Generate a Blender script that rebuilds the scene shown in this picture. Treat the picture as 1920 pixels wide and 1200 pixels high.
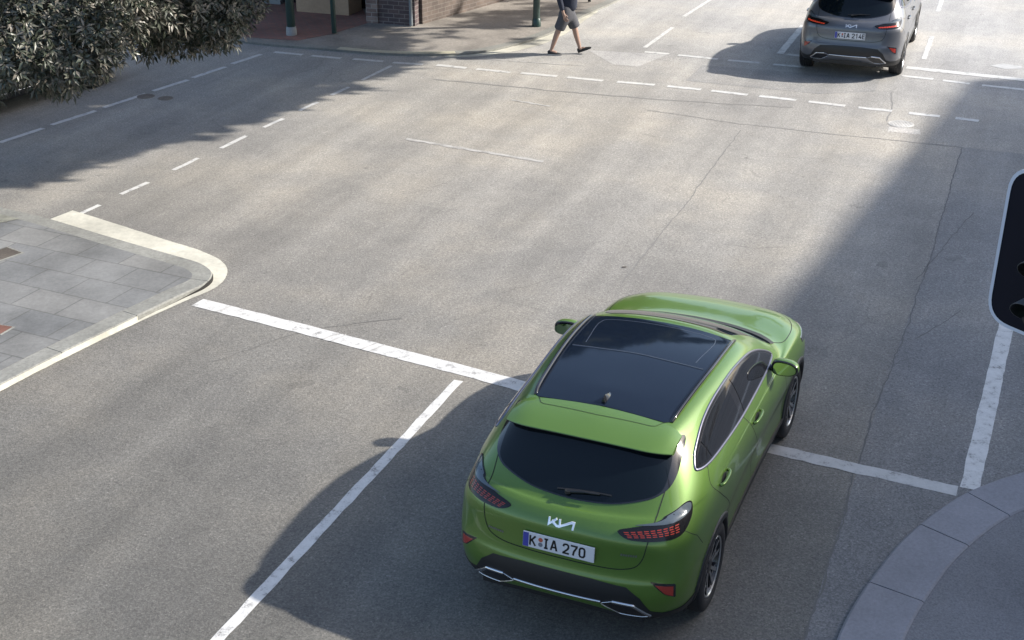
import bpy, bmesh, math, random
import numpy as np
from mathutils import Vector, Matrix
from mathutils.bvhtree import BVHTree
from mathutils.geometry import delaunay_2d_cdt

for o in list(bpy.data.objects):
    bpy.data.objects.remove(o)
SC = bpy.context.scene
COL = SC.collection
rad = math.radians

# ---------------------------------------------------------------- camera
cam_data = bpy.data.cameras.new('camera')
cam = bpy.data.objects.new('camera', cam_data)
COL.objects.link(cam)
cam_data.sensor_width = 36.0
cam_data.lens = 36.0 * 2398.4 / 1920.0
cam_data.clip_start = 0.1
cam_data.clip_end = 2000.0
cam.location = (0, 0, 5.918)
cam.rotation_euler = (rad(90 - 25.582), 0, 0)
SC.camera = cam

# ---------------------------------------------------------------- light
SUN_EL = 34.5
SUN_DIR = Vector((0.996, 0.085, 0)).normalized()          # horizontal direction towards the sun
SUN_TO = (SUN_DIR * math.cos(rad(SUN_EL)) + Vector((0, 0, math.sin(rad(SUN_EL))))).normalized()
world = bpy.data.worlds.new('World')
SC.world = world
world.use_nodes = True
wn = world.node_tree.nodes
wl = world.node_tree.links
sky = wn.new('ShaderNodeTexSky')
sky.sky_type = 'NISHITA'
sky.sun_disc = False
sky.sun_elevation = rad(SUN_EL)
sky.sun_rotation = math.atan2(SUN_DIR.x, SUN_DIR.y)
sky.air_density = 1.0
sky.dust_density = 2.0
sky.ozone_density = 1.0
wl.new(sky.outputs[0], wn['Background'].inputs[0])
wn['Background'].inputs[1].default_value = 0.12
sd = bpy.data.lights.new('sun', 'SUN')
sd.energy = 3.6
sd.angle = rad(0.9)
sd.color = (1.0, 0.94, 0.855)
sun = bpy.data.objects.new('sun', sd)
COL.objects.link(sun)
sun.location = SUN_TO * 60
sun.rotation_euler = SUN_TO.to_track_quat('Z', 'Y').to_euler()
SC.view_settings.view_transform = 'Standard'
SC.view_settings.look = 'None'
SC.view_settings.gamma = 1.0
SC.view_settings.exposure = 1.24

# ---------------------------------------------------------------- materials
def mat(name, color, rough=0.6, metal=0.0, coat=0.0, spec=None, emit=None, strength=1.0):
    m = bpy.data.materials.new(name)
    m.use_nodes = True
    b = m.node_tree.nodes['Principled BSDF']
    b.inputs['Base Color'].default_value = (*color, 1)
    b.inputs['Roughness'].default_value = rough
    b.inputs['Metallic'].default_value = metal
    b.inputs['Coat Weight'].default_value = coat
    b.inputs['Coat Roughness'].default_value = 0.06
    if spec is not None:
        b.inputs['Specular IOR Level'].default_value = spec
    if emit:
        b.inputs['Emission Color'].default_value = (*emit, 1)
        b.inputs['Emission Strength'].default_value = strength
    return m

class NT:
    """small helper for wiring shader nodes"""
    def __init__(s, m):
        s.t = m.node_tree
        s.b = s.t.nodes['Principled BSDF']
    def n(s, kind, **kw):
        nd = s.t.nodes.new(kind)
        for k, v in kw.items():
            if k.startswith('i_'):
                nd.inputs[k[2:].replace('_', ' ')].default_value = v
            else:
                setattr(nd, k, v)
        return nd
    def l(s, a, b):
        s.t.links.new(a, b)
    def coord(s, kind='Object'):
        return s.n('ShaderNodeTexCoord').outputs[kind]
    def noise(s, vec, scale, detail=4, rough=0.55):
        nd = s.n('ShaderNodeTexNoise')
        nd.inputs['Scale'].default_value = scale
        nd.inputs['Detail'].default_value = detail
        nd.inputs['Roughness'].default_value = rough
        if vec is not None:
            s.l(vec, nd.inputs['Vector'])
        return nd
    def ramp(s, fac, stops):
        nd = s.n('ShaderNodeValToRGB')
        e = nd.color_ramp.elements
        while len(e) < len(stops):
            e.new(0.5)
        for el, (p, c) in zip(e, stops):
            el.position = p
            el.color = (*c, 1) if len(c) == 3 else c
        s.l(fac, nd.inputs[0])
        return nd.outputs[0]
    def mix(s, fac, a, b, blend='MIX'):
        nd = s.n('ShaderNodeMix', data_type='RGBA', blend_type=blend)
        for val, idx in ((fac, 0), (a, 6), (b, 7)):
            if hasattr(val, 'is_linked') or hasattr(val, 'links'):
                s.l(val, nd.inputs[idx])
            else:
                nd.inputs[idx].default_value = val if idx == 0 else (*val, 1)
        return nd.outputs[2]
    def math(s, op, a, b=0.0, clamp=False):
        nd = s.n('ShaderNodeMath', operation=op, use_clamp=clamp)
        for i, val in enumerate((a, b)):
            if hasattr(val, 'links'):
                s.l(val, nd.inputs[i])
            else:
                nd.inputs[i].default_value = val
        return nd.outputs[0]
    def bump(s, height, strength, dist=0.01):
        nd = s.n('ShaderNodeBump')
        nd.inputs['Strength'].default_value = strength
        nd.inputs['Distance'].default_value = dist
        s.l(height, nd.inputs['Height'])
        s.l(nd.outputs[0], s.b.inputs['Normal'])

# ---------------------------------------------------------------- object helpers
def tag(o, label=None, cat=None, group=None, kind=None):
    if label: o['label'] = label
    if cat: o['category'] = cat
    if group: o['group'] = group
    if kind: o['kind'] = kind
    return o

def empty(name, loc=(0, 0, 0), rz=0.0):
    o = bpy.data.objects.new(name, None)
    COL.objects.link(o)
    o.location = loc
    o.rotation_euler = (0, 0, rz)
    return o

def mesh_obj(name, verts, faces, material, parent=None, smooth=True, fmats=None):
    me = bpy.data.meshes.new(name)
    me.from_pydata([tuple(v) for v in verts], [], faces)
    mats = material if isinstance(material, (list, tuple)) else [material]
    for m in mats:
        me.materials.append(m)
    if fmats:
        me.polygons.foreach_set('material_index', fmats)
    me.polygons.foreach_set('use_smooth', [smooth] * len(me.polygons))
    me.update()
    o = bpy.data.objects.new(name, me)
    COL.objects.link(o)
    o.parent = parent
    return o

def bm_obj(name, bm, material, parent=None, smooth=False, angle=None):
    bmesh.ops.recalc_face_normals(bm, faces=bm.faces)
    me = bpy.data.meshes.new(name)
    bm.to_mesh(me)
    bm.free()
    mats = material if isinstance(material, (list, tuple)) else [material]
    for m in mats:
        me.materials.append(m)
    if smooth or angle:
        me.polygons.foreach_set('use_smooth', [True] * len(me.polygons))
        if angle:
            me.set_sharp_from_angle(angle=rad(angle))
    o = bpy.data.objects.new(name, me)
    COL.objects.link(o)
    o.parent = parent
    return o

def box(bm, c, s, mi=0, rz=0.0, bevel=0.0):
    r = bmesh.ops.create_cube(bm, size=1.0)
    M = Matrix.Translation(c) @ Matrix.Rotation(rz, 4, 'Z') @ Matrix.Diagonal((*s, 1))
    bmesh.ops.transform(bm, matrix=M, verts=r['verts'])
    fs = {f for v in r['verts'] for f in v.link_faces}
    for f in fs: f.material_index = mi
    if bevel:
        es = list({e for f in fs for e in f.edges})
        bmesh.ops.bevel(bm, geom=es, offset=bevel, segments=2, affect='EDGES', profile=0.5)

def tube(bm, pts, radii, seg=10, mi=0, cap=True):
    pts = [Vector(p) for p in pts]
    if not hasattr(radii, '__len__'): radii = [radii] * len(pts)
    rings = []
    ref = Vector((0.31, 0.22, 0.92)).normalized()
    for i, p in enumerate(pts):
        d = (pts[min(i + 1, len(pts) - 1)] - pts[max(i - 1, 0)]).normalized()
        if abs(d.dot(ref)) > 0.97: ref = Vector((1, 0.1, 0)).normalized()
        u = d.cross(ref).normalized()
        w = d.cross(u)
        rings.append([bm.verts.new(p + (u * math.cos(2 * math.pi * k / seg) + w * math.sin(2 * math.pi * k / seg)) * radii[i]) for k in range(seg)])
    for a, b in zip(rings, rings[1:]):
        for k in range(seg):
            f = bm.faces.new((a[k], a[(k + 1) % seg], b[(k + 1) % seg], b[k]))
            f.material_index = mi
    if cap:
        for r in (rings[0][::-1], rings[-1]):
            f = bm.faces.new(r); f.material_index = mi

def lathe(bm, prof, seg=40, axis='X', c=(0, 0, 0), mi=0):
    """revolve profile [(along axis, radius)]"""
    rings = []
    for a, r in prof:
        ring = []
        for k in range(seg):
            t = 2 * math.pi * k / seg
            if axis == 'X': p = (a, r * math.cos(t), r * math.sin(t))
            else: p = (r * math.cos(t), r * math.sin(t), a)
            ring.append(bm.verts.new(Vector(p) + Vector(c)))
        rings.append(ring)
    for a, b in zip(rings, rings[1:]):
        for k in range(seg):
            f = bm.faces.new((a[k], a[(k + 1) % seg], b[(k + 1) % seg], b[k])); f.material_index = mi
    return rings

def smooth_path(pts, n=8, closed=False):
    """centripetal Catmull-Rom through 2D/3D points"""
    P = [np.array(p, float) for p in pts]
    N = len(P)
    out = []
    for i in range(N if closed else N - 1):
        if closed:
            p0, p1, p2, p3 = P[i - 1], P[i], P[(i + 1) % N], P[(i + 2) % N]
        else:
            p1, p2 = P[i], P[i + 1]
            p0 = P[i - 1] if i > 0 else 2 * p1 - p2
            p3 = P[i + 2] if i + 2 < N else 2 * p2 - p1
        t0 = 0.0
        t1 = t0 + max(1e-4, np.linalg.norm(p1 - p0) ** .5)
        t2 = t1 + max(1e-4, np.linalg.norm(p2 - p1) ** .5)
        t3 = t2 + max(1e-4, np.linalg.norm(p3 - p2) ** .5)
        for k in range(n):
            t = t1 + (t2 - t1) * k / n
            a1 = (t1 - t) / (t1 - t0) * p0 + (t - t0) / (t1 - t0) * p1
            a2 = (t2 - t) / (t2 - t1) * p1 + (t - t1) / (t2 - t1) * p2
            a3 = (t3 - t) / (t3 - t2) * p2 + (t - t2) / (t3 - t2) * p3
            b1 = (t2 - t) / (t2 - t0) * a1 + (t - t0) / (t2 - t0) * a2
            b2 = (t3 - t) / (t3 - t1) * a2 + (t - t1) / (t3 - t1) * a3
            out.append((t2 - t) / (t2 - t1) * b1 + (t - t1) / (t2 - t1) * b2)
    if not closed: out.append(P[-1])
    return [tuple(p) for p in out]

def round_poly(pts, r, n=5):
    """polygon with rounded corners; r is one radius or one per corner"""
    P = [np.array(p, float) for p in pts]
    N = len(P)
    rs = r if hasattr(r, '__len__') else [r] * N
    out = []
    for i in range(N):
        a, b, c = P[i - 1], P[i], P[(i + 1) % N]
        u, v = a - b, c - b
        lu, lv = np.linalg.norm(u), np.linalg.norm(v)
        rr = min(rs[i], lu * .45, lv * .45)
        if rr < 1e-6:
            out.append(tuple(b)); continue
        s, e = b + u / lu * rr, b + v / lv * rr
        for k in range(n + 1):
            t = k / n
            out.append(tuple((1 - t) ** 2 * s + 2 * t * (1 - t) * b + t * t * e))
    return out

def resample(pts, step, closed=False):
    P = [np.array(p, float) for p in pts]
    if closed: P = P + [P[0]]
    out = []
    for a, b in zip(P, P[1:]):
        L = np.linalg.norm(b - a)
        n = max(1, int(math.ceil(L / step)))
        for k in range(n): out.append(tuple(a + (b - a) * k / n))
    if not closed: out.append(tuple(P[-1]))
    return out
# ---- car body: control net (rows bottom to top, columns rear centre -> side -> front centre) ----
BX=[0,.30,.57,.765,.862,.897,.912,.905,.900,.902,.906,.910,.90,.832,.65,.34,0]
BY=[-.83,-.82,-.775,-.68,-.52,-.30,0,.45,1.0,1.6,2.2,2.65,3.0,3.25,3.43,3.52,3.55]
NCOL=17
WR=[1,1,1,.95,.6,.2,0,0,0,0,0,0,0,0,0,0,0]           # how far a column counts as rear
WF=[0,0,0,0,0,0,0,0,0,0,0,.1,.35,.75,1,1,1]
#        z rear, z side, z front, rear inset, side inset, front inset
LOW=[(.255,.215,.19,.16,.16,.16),
     (.285,.245,.22,.07,.06,.06),
     (.39,.37,.34,.022,.018,.02),
     (.50,.50,.47,.0,.008,.0),
     (.60,.62,.58,.012,.004,.02),
     (.665,.70,.66,.035,.0,.04),
     (.80,.80,.72,.055,.010,.05),
     (.905,.875,.765,.07,.026,.065)]
CREST=[(0,-.70,.985),(.30,-.685,.987),(.56,-.625,.999),(.722,-.535,1.005),(.802,-.40,.995),(.85,-.2,.992),(.868,.03,.982),(.866,.45,.962),(.862,1.0,.945),(.862,1.6,.94),
       (.868,2.2,.95),(.868,2.65,.94),(.838,2.95,.91),(.757,3.17,.87),(.60,3.34,.846),(.31,3.44,.83),(0,3.465,.83)]
HOOD=[(0,-.655,1.012),(.30,-.64,1.014),(.555,-.585,1.026),(.712,-.497,1.032),(.79,-.36,1.03),(.84,-.18,1.03),(.856,.045,1.018),(.857,.45,.995),(.854,1.0,.975),(.85,1.6,.965),
      (.845,2.14,.975),(.815,2.5,.99),(.745,2.72,.995),(.65,2.86,.995),(.50,2.95,1.006),(.28,3.0,1.0),(0,3.02,1.0)]
BELT=[(0,-.60,1.035),(.30,-.585,1.04),(.55,-.535,1.05),(.70,-.45,1.06),(.78,-.32,1.068),(.828,-.16,1.068),(.842,.06,1.055),(.845,.45,1.03),(.842,1.0,1.005),(.836,1.6,.99),
      (.82,2.05,.998),(.775,2.25,1.022),(.70,2.33,1.035),(.60,2.38,1.045),(.42,2.43,1.055),(.22,2.46,1.06),(0,2.47,1.06)]
MID=[(0,-.44,1.21),(.27,-.43,1.212),(.50,-.38,1.22),(.628,-.29,1.235),(.703,-.15,1.245),(.742,.0,1.25),(.76,.15,1.25),(.768,.47,1.245),(.776,.98,1.24),(.772,1.45,1.225),
     (.748,1.78,1.22),(.685,1.90,1.235),(.615,1.96,1.25),(.52,2.0,1.258),(.37,2.04,1.265),(.19,2.06,1.27),(0,2.07,1.27)]
EDGE=[(0,-.27,1.39),(.25,-.26,1.39),(.46,-.21,1.388),(.555,-.12,1.388),(.59,-.02,1.392),(.61,.10,1.398),(.63,.24,1.405),(.657,.50,1.413),(.68,.9,1.415),(.688,1.25,1.402),
      (.668,1.46,1.388),(.615,1.54,1.392),(.53,1.58,1.402),(.43,1.61,1.412),(.31,1.635,1.422),(.16,1.65,1.428),(0,1.655,1.43)]
ROOF=[(0,-.13,1.425),(.22,-.12,1.425),(.39,-.08,1.426),(.46,-.01,1.43),(.495,.07,1.436),(.512,.17,1.442),(.523,.28,1.45),(.54,.51,1.46),(.558,.87,1.464),(.562,1.17,1.453),
      (.545,1.34,1.441),(.495,1.40,1.438),(.415,1.44,1.441),(.34,1.47,1.444),(.245,1.49,1.449),(.13,1.50,1.451),(0,1.505,1.452)]
def roofz(y):
    ks=[(-.2,1.418),(0,1.452),(.25,1.474),(.75,1.488),(1.1,1.482),(1.35,1.465),(1.6,1.435)]
    for (a,za),(b,zb) in zip(ks,ks[1:]):
        if y<=b: break
    t=max(0,min(1,(y-a)/(b-a))); return za+(zb-za)*t
def body_net():
    rows=[]
    for zr,zs,zf,ir,iside,ifr in LOW:
        r=[]
        for c in range(NCOL):
            wr,wf=WR[c],WF[c]; ws=1-max(wr,wf)
            z=zr*wr+zf*wf+zs*ws
            dr=(0,0,0,0,0,0,0,.6,1,1,.5,0,0,0,0,0,0)[c]*(.034 if abs(zs-.50)<.01 else .024 if abs(zs-.62)<.01 else .012 if abs(zs-.37)<.01 else 0)
            x=BX[c]*(1-(iside/.9)) if 3<=c<=13 else BX[c]*(1-iside*.6)
            x-=dr
            y=BY[c]+ir*wr-ifr*wf
            if zr<.3 and c<3: z+=(.055,.045,.0)[c]
            r.append((x,y,z))
        rows.append(r)
    rows+= [CREST,HOOD,BELT,MID,EDGE,ROOF]
    y12=[.03+(p[1]+.13)*(1.30-.03)/(1.505+.13) for p in ROOF]
    spine=[(0,y,roofz(y)) for y in y12]
    mid=[(p[0]*.5,(p[1]+s[1])/2,(p[2]*.35+roofz((p[1]+s[1])/2)*.65)) for p,s in zip(ROOF,spine)]
    rows+=[mid,spine]
    return rows
def build_body_mesh(level=3):
    """subdivision cage -> dense body mesh (verts, faces) in car space, wheel arches cut"""
    rows = body_net()
    R = len(rows)
    verts, faces = [], []
    idx = {}
    def vid(r, c, s):
        x, y, z = rows[r][c]
        key = (r, c, 0 if (c in (0, NCOL - 1) or r == R - 1) else s)
        if key not in idx:
            idx[key] = len(verts)
            verts.append((0.0 if key[2] == 0 else s * x, y, z))
        return idx[key]
    for s in (1, -1):
        for r in range(R - 1):
            for c in range(NCOL - 1):
                f = [vid(r, c, s), vid(r, c + 1, s), vid(r + 1, c + 1, s), vid(r + 1, c, s)]
                if len(set(f)) < 4: f = list(dict.fromkeys(f))
                faces.append(f if s > 0 else f[::-1])
    def subdiv(V):
        me = bpy.data.meshes.new('tmp')
        me.from_pydata(V, [], faces)
        at = me.attributes.new('crease_edge', 'FLOAT', 'EDGE')
        inv = {v: k for k, v in idx.items()}
        for e in me.edges:
            a, b = inv[e.vertices[0]], inv[e.vertices[1]]
            if a[0] == b[0]:
                at.data[e.index].value = crease_of(a[0], min(a[1], b[1]))
        ob = bpy.data.objects.new('tmp', me)
        COL.objects.link(ob)
        md = ob.modifiers.new('s', 'SUBSURF')
        md.levels = level; md.render_levels = level
        dg = bpy.context.evaluated_depsgraph_get()
        ev = ob.evaluated_get(dg).to_mesh()
        v2 = [tuple(v.co) for v in ev.vertices]
        f2 = [tuple(p.vertices) for p in ev.polygons]
        ob.evaluated_get(dg).to_mesh_clear()
        bpy.data.objects.remove(ob); bpy.data.meshes.remove(me)
        return v2, f2
    P = np.array(verts)
    Q = P.copy()
    for _ in range(3):
        v2, f2 = subdiv([tuple(p) for p in Q])
        Q = Q + .75 * (P - np.array(v2[:len(P)]))
        z0 = np.abs(P[:, 0]) < 1e-9
        Q[z0, 0] = 0
    v2, f2 = subdiv([tuple(p) for p in Q])
    return v2, f2

def crease_of(r, c):
    if r == 8 and c < 3: return .8       # lip under the rear window
    if r == 4 and c < 4: return .45      # bumper top edge
    if r == 8 and 10 <= c: return .3
    return 0.0
class CarShape:
    """body surface in car space with projection helpers"""
    def __init__(s):
        V, F = build_body_mesh(3)
        s.V, s.F = [Vector(v) for v in V], F
        s.bvh = BVHTree.FromPolygons(s.V, F)
        nrm = [Vector() for _ in V]
        for f in F:
            a, b, c = s.V[f[0]], s.V[f[1]], s.V[f[2]]
            n = (b - a).cross(c - a)
            if len(f) == 4:
                n += (c - a).cross(s.V[f[3]] - a)
            for v in f: nrm[v] += n
        s.N = [n.normalized() for n in nrm]
        s.cut()
    def cut(s):
        R = .374
        keep, dead = [], set()
        def hub(v):
            return 0.0 if abs(v.y) < 1.3 else 2.65
        for f in s.F:
            c = sum((s.V[v] for v in f), Vector()) / len(f)
            if abs(c.x) > .45 and c.z < .85 and math.hypot(c.y - hub(c), c.z - .335) < R:
                dead.update(f)
            else:
                keep.append(f)
        V2 = [v.copy() for v in s.V]
        used = {v for f in keep for v in f}
        for v in dead & used:
            p = V2[v]
            dy, dz = p.y - hub(p), p.z - .335
            L = math.hypot(dy, dz)
            p.y, p.z = hub(p) + dy / L * R, .335 + dz / L * R
        s.cutV, s.cutF = V2, keep
    def project(s, p, d, off):
        """ray along d through p onto the skin -> point, normal"""
        d = Vector(d).normalized()
        o = Vector(p) - d * 4
        h, n, fi, _ = s.bvh.ray_cast(o, d)
        if h is None:
            h, n, fi, _ = s.bvh.find_nearest(Vector(p))
        f = s.F[fi]
        import mathutils
        w = mathutils.interpolate.poly_3d_calc([s.V[i] for i in f], h)
        nn = sum((s.N[i] * t for i, t in zip(f, w)), Vector()).normalized()
        if nn.dot(n) < 0: nn = -nn
        if nn.dot(d) > 0 and False: nn = -nn
        return h + nn * off, nn
    def panel(s, outline, d, off=.004, step=.03, skirt=.008, name='panel', material=None, parent=None, mirror=False):
        """surface patch bounded by an outline (3D points near the skin, seen along d)"""
        d = Vector(d).normalized()
        up = Vector((0, 0, 1)) if abs(d.z) < .9 else Vector((0, 1, 0))
        u = d.cross(up).normalized(); v = u.cross(d).normalized()
        pts = [(Vector(p).dot(u), Vector(p).dot(v)) for p in outline]
        pts = resample(pts, step * .6, True)
        n = len(pts)
        lo = np.min(pts, 0); hi = np.max(pts, 0)
        P2 = np.array(pts)
        inner = []
        a = lo[0] + step * .5
        row = 0
        while a < hi[0]:
            b = lo[1] + step * (.5 if row % 2 else .25)
            while b < hi[1]:
                if point_in(P2, a, b) and np.min((P2[:, 0] - a) ** 2 + (P2[:, 1] - b) ** 2) > (step * .45) ** 2:
                    inner.append((a, b))
                b += step
            a += step * .87; row += 1
        allp = [Vector(p) for p in pts + inner]
        V2, E2, F2, *_ = delaunay_2d_cdt(allp, [(i, (i + 1) % n) for i in range(n)], [], 1, 1e-6)
        base = d * 0
        out, nor = [], []
        for q in V2:
            h, nn = s.project(u * q.x + v * q.y, d, off)
            out.append(h); nor.append(nn)
        faces = []
        for f in F2:
            f = list(f)
            nn = (out[f[1]] - out[f[0]]).cross(out[f[2]] - out[f[0]])
            if nn.dot(nor[f[0]]) < 0: f.reverse()
            faces.append(f)
        cnt = {}
        for f in faces:
            for i in range(len(f)):
                e = (f[i], f[(i + 1) % len(f)])
                cnt[e] = 1
        if skirt:
            low = {}
            nb = len(out)
            for (a_, b_) in list(cnt):
                if (b_, a_) not in cnt:
                    for q in (a_, b_):
                        if q not in low:
                            low[q] = len(out)
                            out.append(out[q] - nor[q] * skirt); nor.append(nor[q])
                    faces.append([b_, a_, low[a_], low[b_]])
        obs = []
        for sx in ((1, -1) if mirror else (1,)):
            vs = [(p.x * sx, p.y, p.z) for p in out]
            fs = faces if sx > 0 else [f[::-1] for f in faces]
            o = mesh_obj(name, vs, fs, material, parent)
            o.data.normals_split_custom_set_from_vertices([(q.x * sx, q.y, q.z) for q in nor])
            obs.append(o)
        return obs
    def ribbon(s, path, d, width=.006, off=.0015, closed=False, bms=None, step=.02, height=0.0):
        """thin strip lying on the skin along a path of 3D points; returns (verts, faces, normals)"""
        d = Vector(d).normalized() if not callable(d) else d
        pts = resample(path, step, closed)
        H = []
        for p in pts:
            h, n = s.project(p, d, off)
            H.append((h, n))
        vs, fs = [], []
        m = len(H)
        for i, (h, n) in enumerate(H):
            a = H[(i - 1) % m][0] if (closed or i > 0) else h
            b = H[(i + 1) % m][0] if (closed or i < m - 1) else h
            t = (b - a).normalized()
            w = t.cross(n).normalized()
            prof = ((-.5, -.004 - off), (-.5, 0), (-.28, height), (.28, height), (.5, 0), (.5, -.004 - off)) if height else ((-.5, 0), (.5, 0))
            for q, hh in prof:
                vs.append(h + w * width * q + n * hh)
        k = 6 if height else 2
        for i in range(m if closed else m - 1):
            j = (i + 1) % m
            for q in range(k - 1):
                fs.append((i * k + q, j * k + q, j * k + q + 1, i * k + q + 1))
        return vs, fs

def point_in(P, x, y):
    c = False
    n = len(P)
    j = n - 1
    for i in range(n):
        if (P[i][1] > y) != (P[j][1] > y) and x < (P[j][0] - P[i][0]) * (y - P[i][1]) / (P[j][1] - P[i][1]) + P[i][0]:
            c = not c
        j = i
    return c

def rib_obj(name, parts, material, parent):
    vs, fs = [], []
    for v, f in parts:
        k = len(vs)
        vs += v
        fs += [tuple(i + k for i in q) for q in f]
    bm = bmesh.new()
    bv = [bm.verts.new(v) for v in vs]
    for q in fs:
        try: bm.faces.new([bv[i] for i in q])
        except ValueError: pass
    me = bpy.data.meshes.new(name); bm.to_mesh(me); bm.free()
    me.materials.append(material)
    me.polygons.foreach_set('use_smooth', [True] * len(me.polygons))
    o = bpy.data.objects.new(name, me); COL.objects.link(o); o.parent = parent
    return o

def mir(pts):
    """right half (centre to side) -> closed symmetric outline"""
    return list(pts) + [(-p[0], *p[1:]) for p in reversed(pts) if abs(p[0]) > 1e-6]

def flipx(vf):
    return [Vector((-v.x, v.y, v.z)) for v in vf[0]], [tuple(reversed(f)) for f in vf[1]]

# letters of the plate, as strokes in a 0..1 by 0..1 cell
GLYPH = {
 'K': [[(0, 0), (0, 1)], [(.9, 1), (.08, .42)], [(.3, .58), (.92, 0)]],
 'I': [[(.5, 0), (.5, 1)], [(.18, 1), (.82, 1)], [(.18, 0), (.82, 0)]],
 'A': [[(0, 0), (.42, 1), (.58, 1), (1, 0)], [(.18, .3), (.82, .3)]],
 '2': [[(.04, .78), (.12, .94), (.35, 1), (.66, 1), (.9, .9), (.95, .7), (.8, .48), (.05, .04), (.05, 0), (1, 0)]],
 '7': [[(0, 1), (.98, 1), (.96, .88), (.5, .4), (.38, 0)]],
 '0': [[(.5, 1), (.2, .96), (.05, .8), (.05, .2), (.2, .04), (.5, 0), (.8, .04), (.95, .2), (.95, .8), (.8, .96), (.5, 1)]],
 '1': [[(.1, .78), (.6, 1), (.6, 0)]],
 '4': [[(.78, 0), (.78, .55)], [(.6, 1), (.05, .25), (1, .25)]],
 'E': [[(1, 1), (.05, 1), (.05, 0), (1, 0)], [(.05, .52), (.85, .52)]],
}
def stroke_mesh(bm, path, w, to3d, mi=0):
    """flat fat line with mitred joints"""
    P = [Vector(p) for p in path]
    rows = []
    for i, p in enumerate(P):
        a = (P[i] - P[i - 1]).normalized() if i > 0 else (P[1] - P[0]).normalized()
        b = (P[i + 1] - P[i]).normalized() if i < len(P) - 1 else a
        t = (a + b).normalized()
        n = Vector((-t.y, t.x))
        k = 1 / max(.5, n.dot(Vector((-a.y, a.x))))
        ext = (-a if i == 0 else (a if i == len(P) - 1 else Vector((0, 0)))) * w * .3
        rows.append((p + ext + n * w * .5 * k, p + ext - n * w * .5 * k))
    vv = [[bm.verts.new(to3d(q)) for q in r] for r in rows]
    for a, b in zip(vv, vv[1:]):
        f = bm.faces.new((a[0], a[1], b[1], b[0])); f.material_index = mi
M = {}
M['glass'] = mat('dark_glass', (.004, .007, .010), .03, 0, 0, .32)
M['pane'] = mat('side_glass', (.010, .011, .014), .05, 0, .1, .45)
M['roofglass'] = mat('roof_glass', (.006, .010, .019), .08, 0, 0, .30)
M['gloss_black'] = mat('gloss_black', (.012, .012, .014), .12, 0, .5)
M['cladding'] = mat('black_plastic', (.013, .0135, .015), .5)
M['seam'] = mat('panel_gap', (.006, .008, .006), .8)
M['chrome'] = mat('satin_chrome', (.62, .63, .66), .18, 1.0)
M['trim'] = mat('window_trim', (.20, .20, .25), .32, .8)
M['rubber'] = mat('rubber', (.016, .016, .018), .75)
M['alloy'] = mat('machined_alloy', (.62, .63, .65), .28, 1.0)
M['wheel_black'] = mat('wheel_black', (.012, .012, .014), .35, 0, .3)
M['disc'] = mat('brake_disc', (.20, .20, .21), .4, .8)
M['lamp_glass'] = mat('lamp_glass', (.010, .009, .010), .14, 0, .15, .35)
M['lamp_upper'] = mat('lamp_sky_reflection', (.085, .105, .12), .15, .2, .5)  # grey of the reflected sky put into the base colour
M['lamp_red'] = mat('lamp_red', (.33, .032, .018), .3, 0, .2)
M['lamp_lit'] = mat('lamp_lit', (.8, .06, .03), .3, 0, .6, None, (1.0, .10, .03), .2)
M['reflector'] = mat('reflector_red', (.30, .03, .02), .25, 0, .6)
M['plate_white'] = mat('plate_white', (.62, .62, .64), .35)
M['plate_blue'] = mat('plate_blue', (.05, .06, .32), .35)
M['plate_black'] = mat('plate_black', (.008, .008, .009), .5)
M['badge'] = mat('badge_metal', (.85, .85, .86), .25, .6)
M['mirror'] = mat('mirror_glass', (.75, .77, .78), .02, 1.0)
M['dot_red'] = mat('seal_red', (.45, .10, .06), .5)
M['dot_grey'] = mat('seal_grey', (.16, .17, .20), .5)
M['headlamp'] = mat('headlamp', (.05, .055, .06), .06, .3, .8)

def paint(name, col, metal, rough, flake, tint=(1.8, 1.8, 1.8)):
    m = mat(name, col, rough, metal, .65)
    t = NT(m)
    n = t.noise(t.coord('Object'), 900, 2, .6)
    c = t.mix(t.math('MULTIPLY', n.outputs['Fac'], flake), col, tuple(min(1, a * b + .015) for a, b in zip(col, tint)))
    t.l(c, t.b.inputs['Base Color'])
    return m
M['green'] = paint('lime_green_paint', (.062, .138, .020), .30, .34, .5, (2.5, 1.8, 1.4))
M['grey'] = paint('grey_paint', (.092, .097, .110), .35, .36, .5)
M['black'] = paint('black_paint', (.012, .013, .015), .2, .3, .3)

SHAPE = CarShape()
REAR, SIDE, TOP, FRONT = (0, 1, 0), (-1, 0, 0), (0, 0, -1), (0, -1, 0)
RDIAG = (-.62, .78, 0)
FDIAG = (-.55, -.78, -.3)

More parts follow.
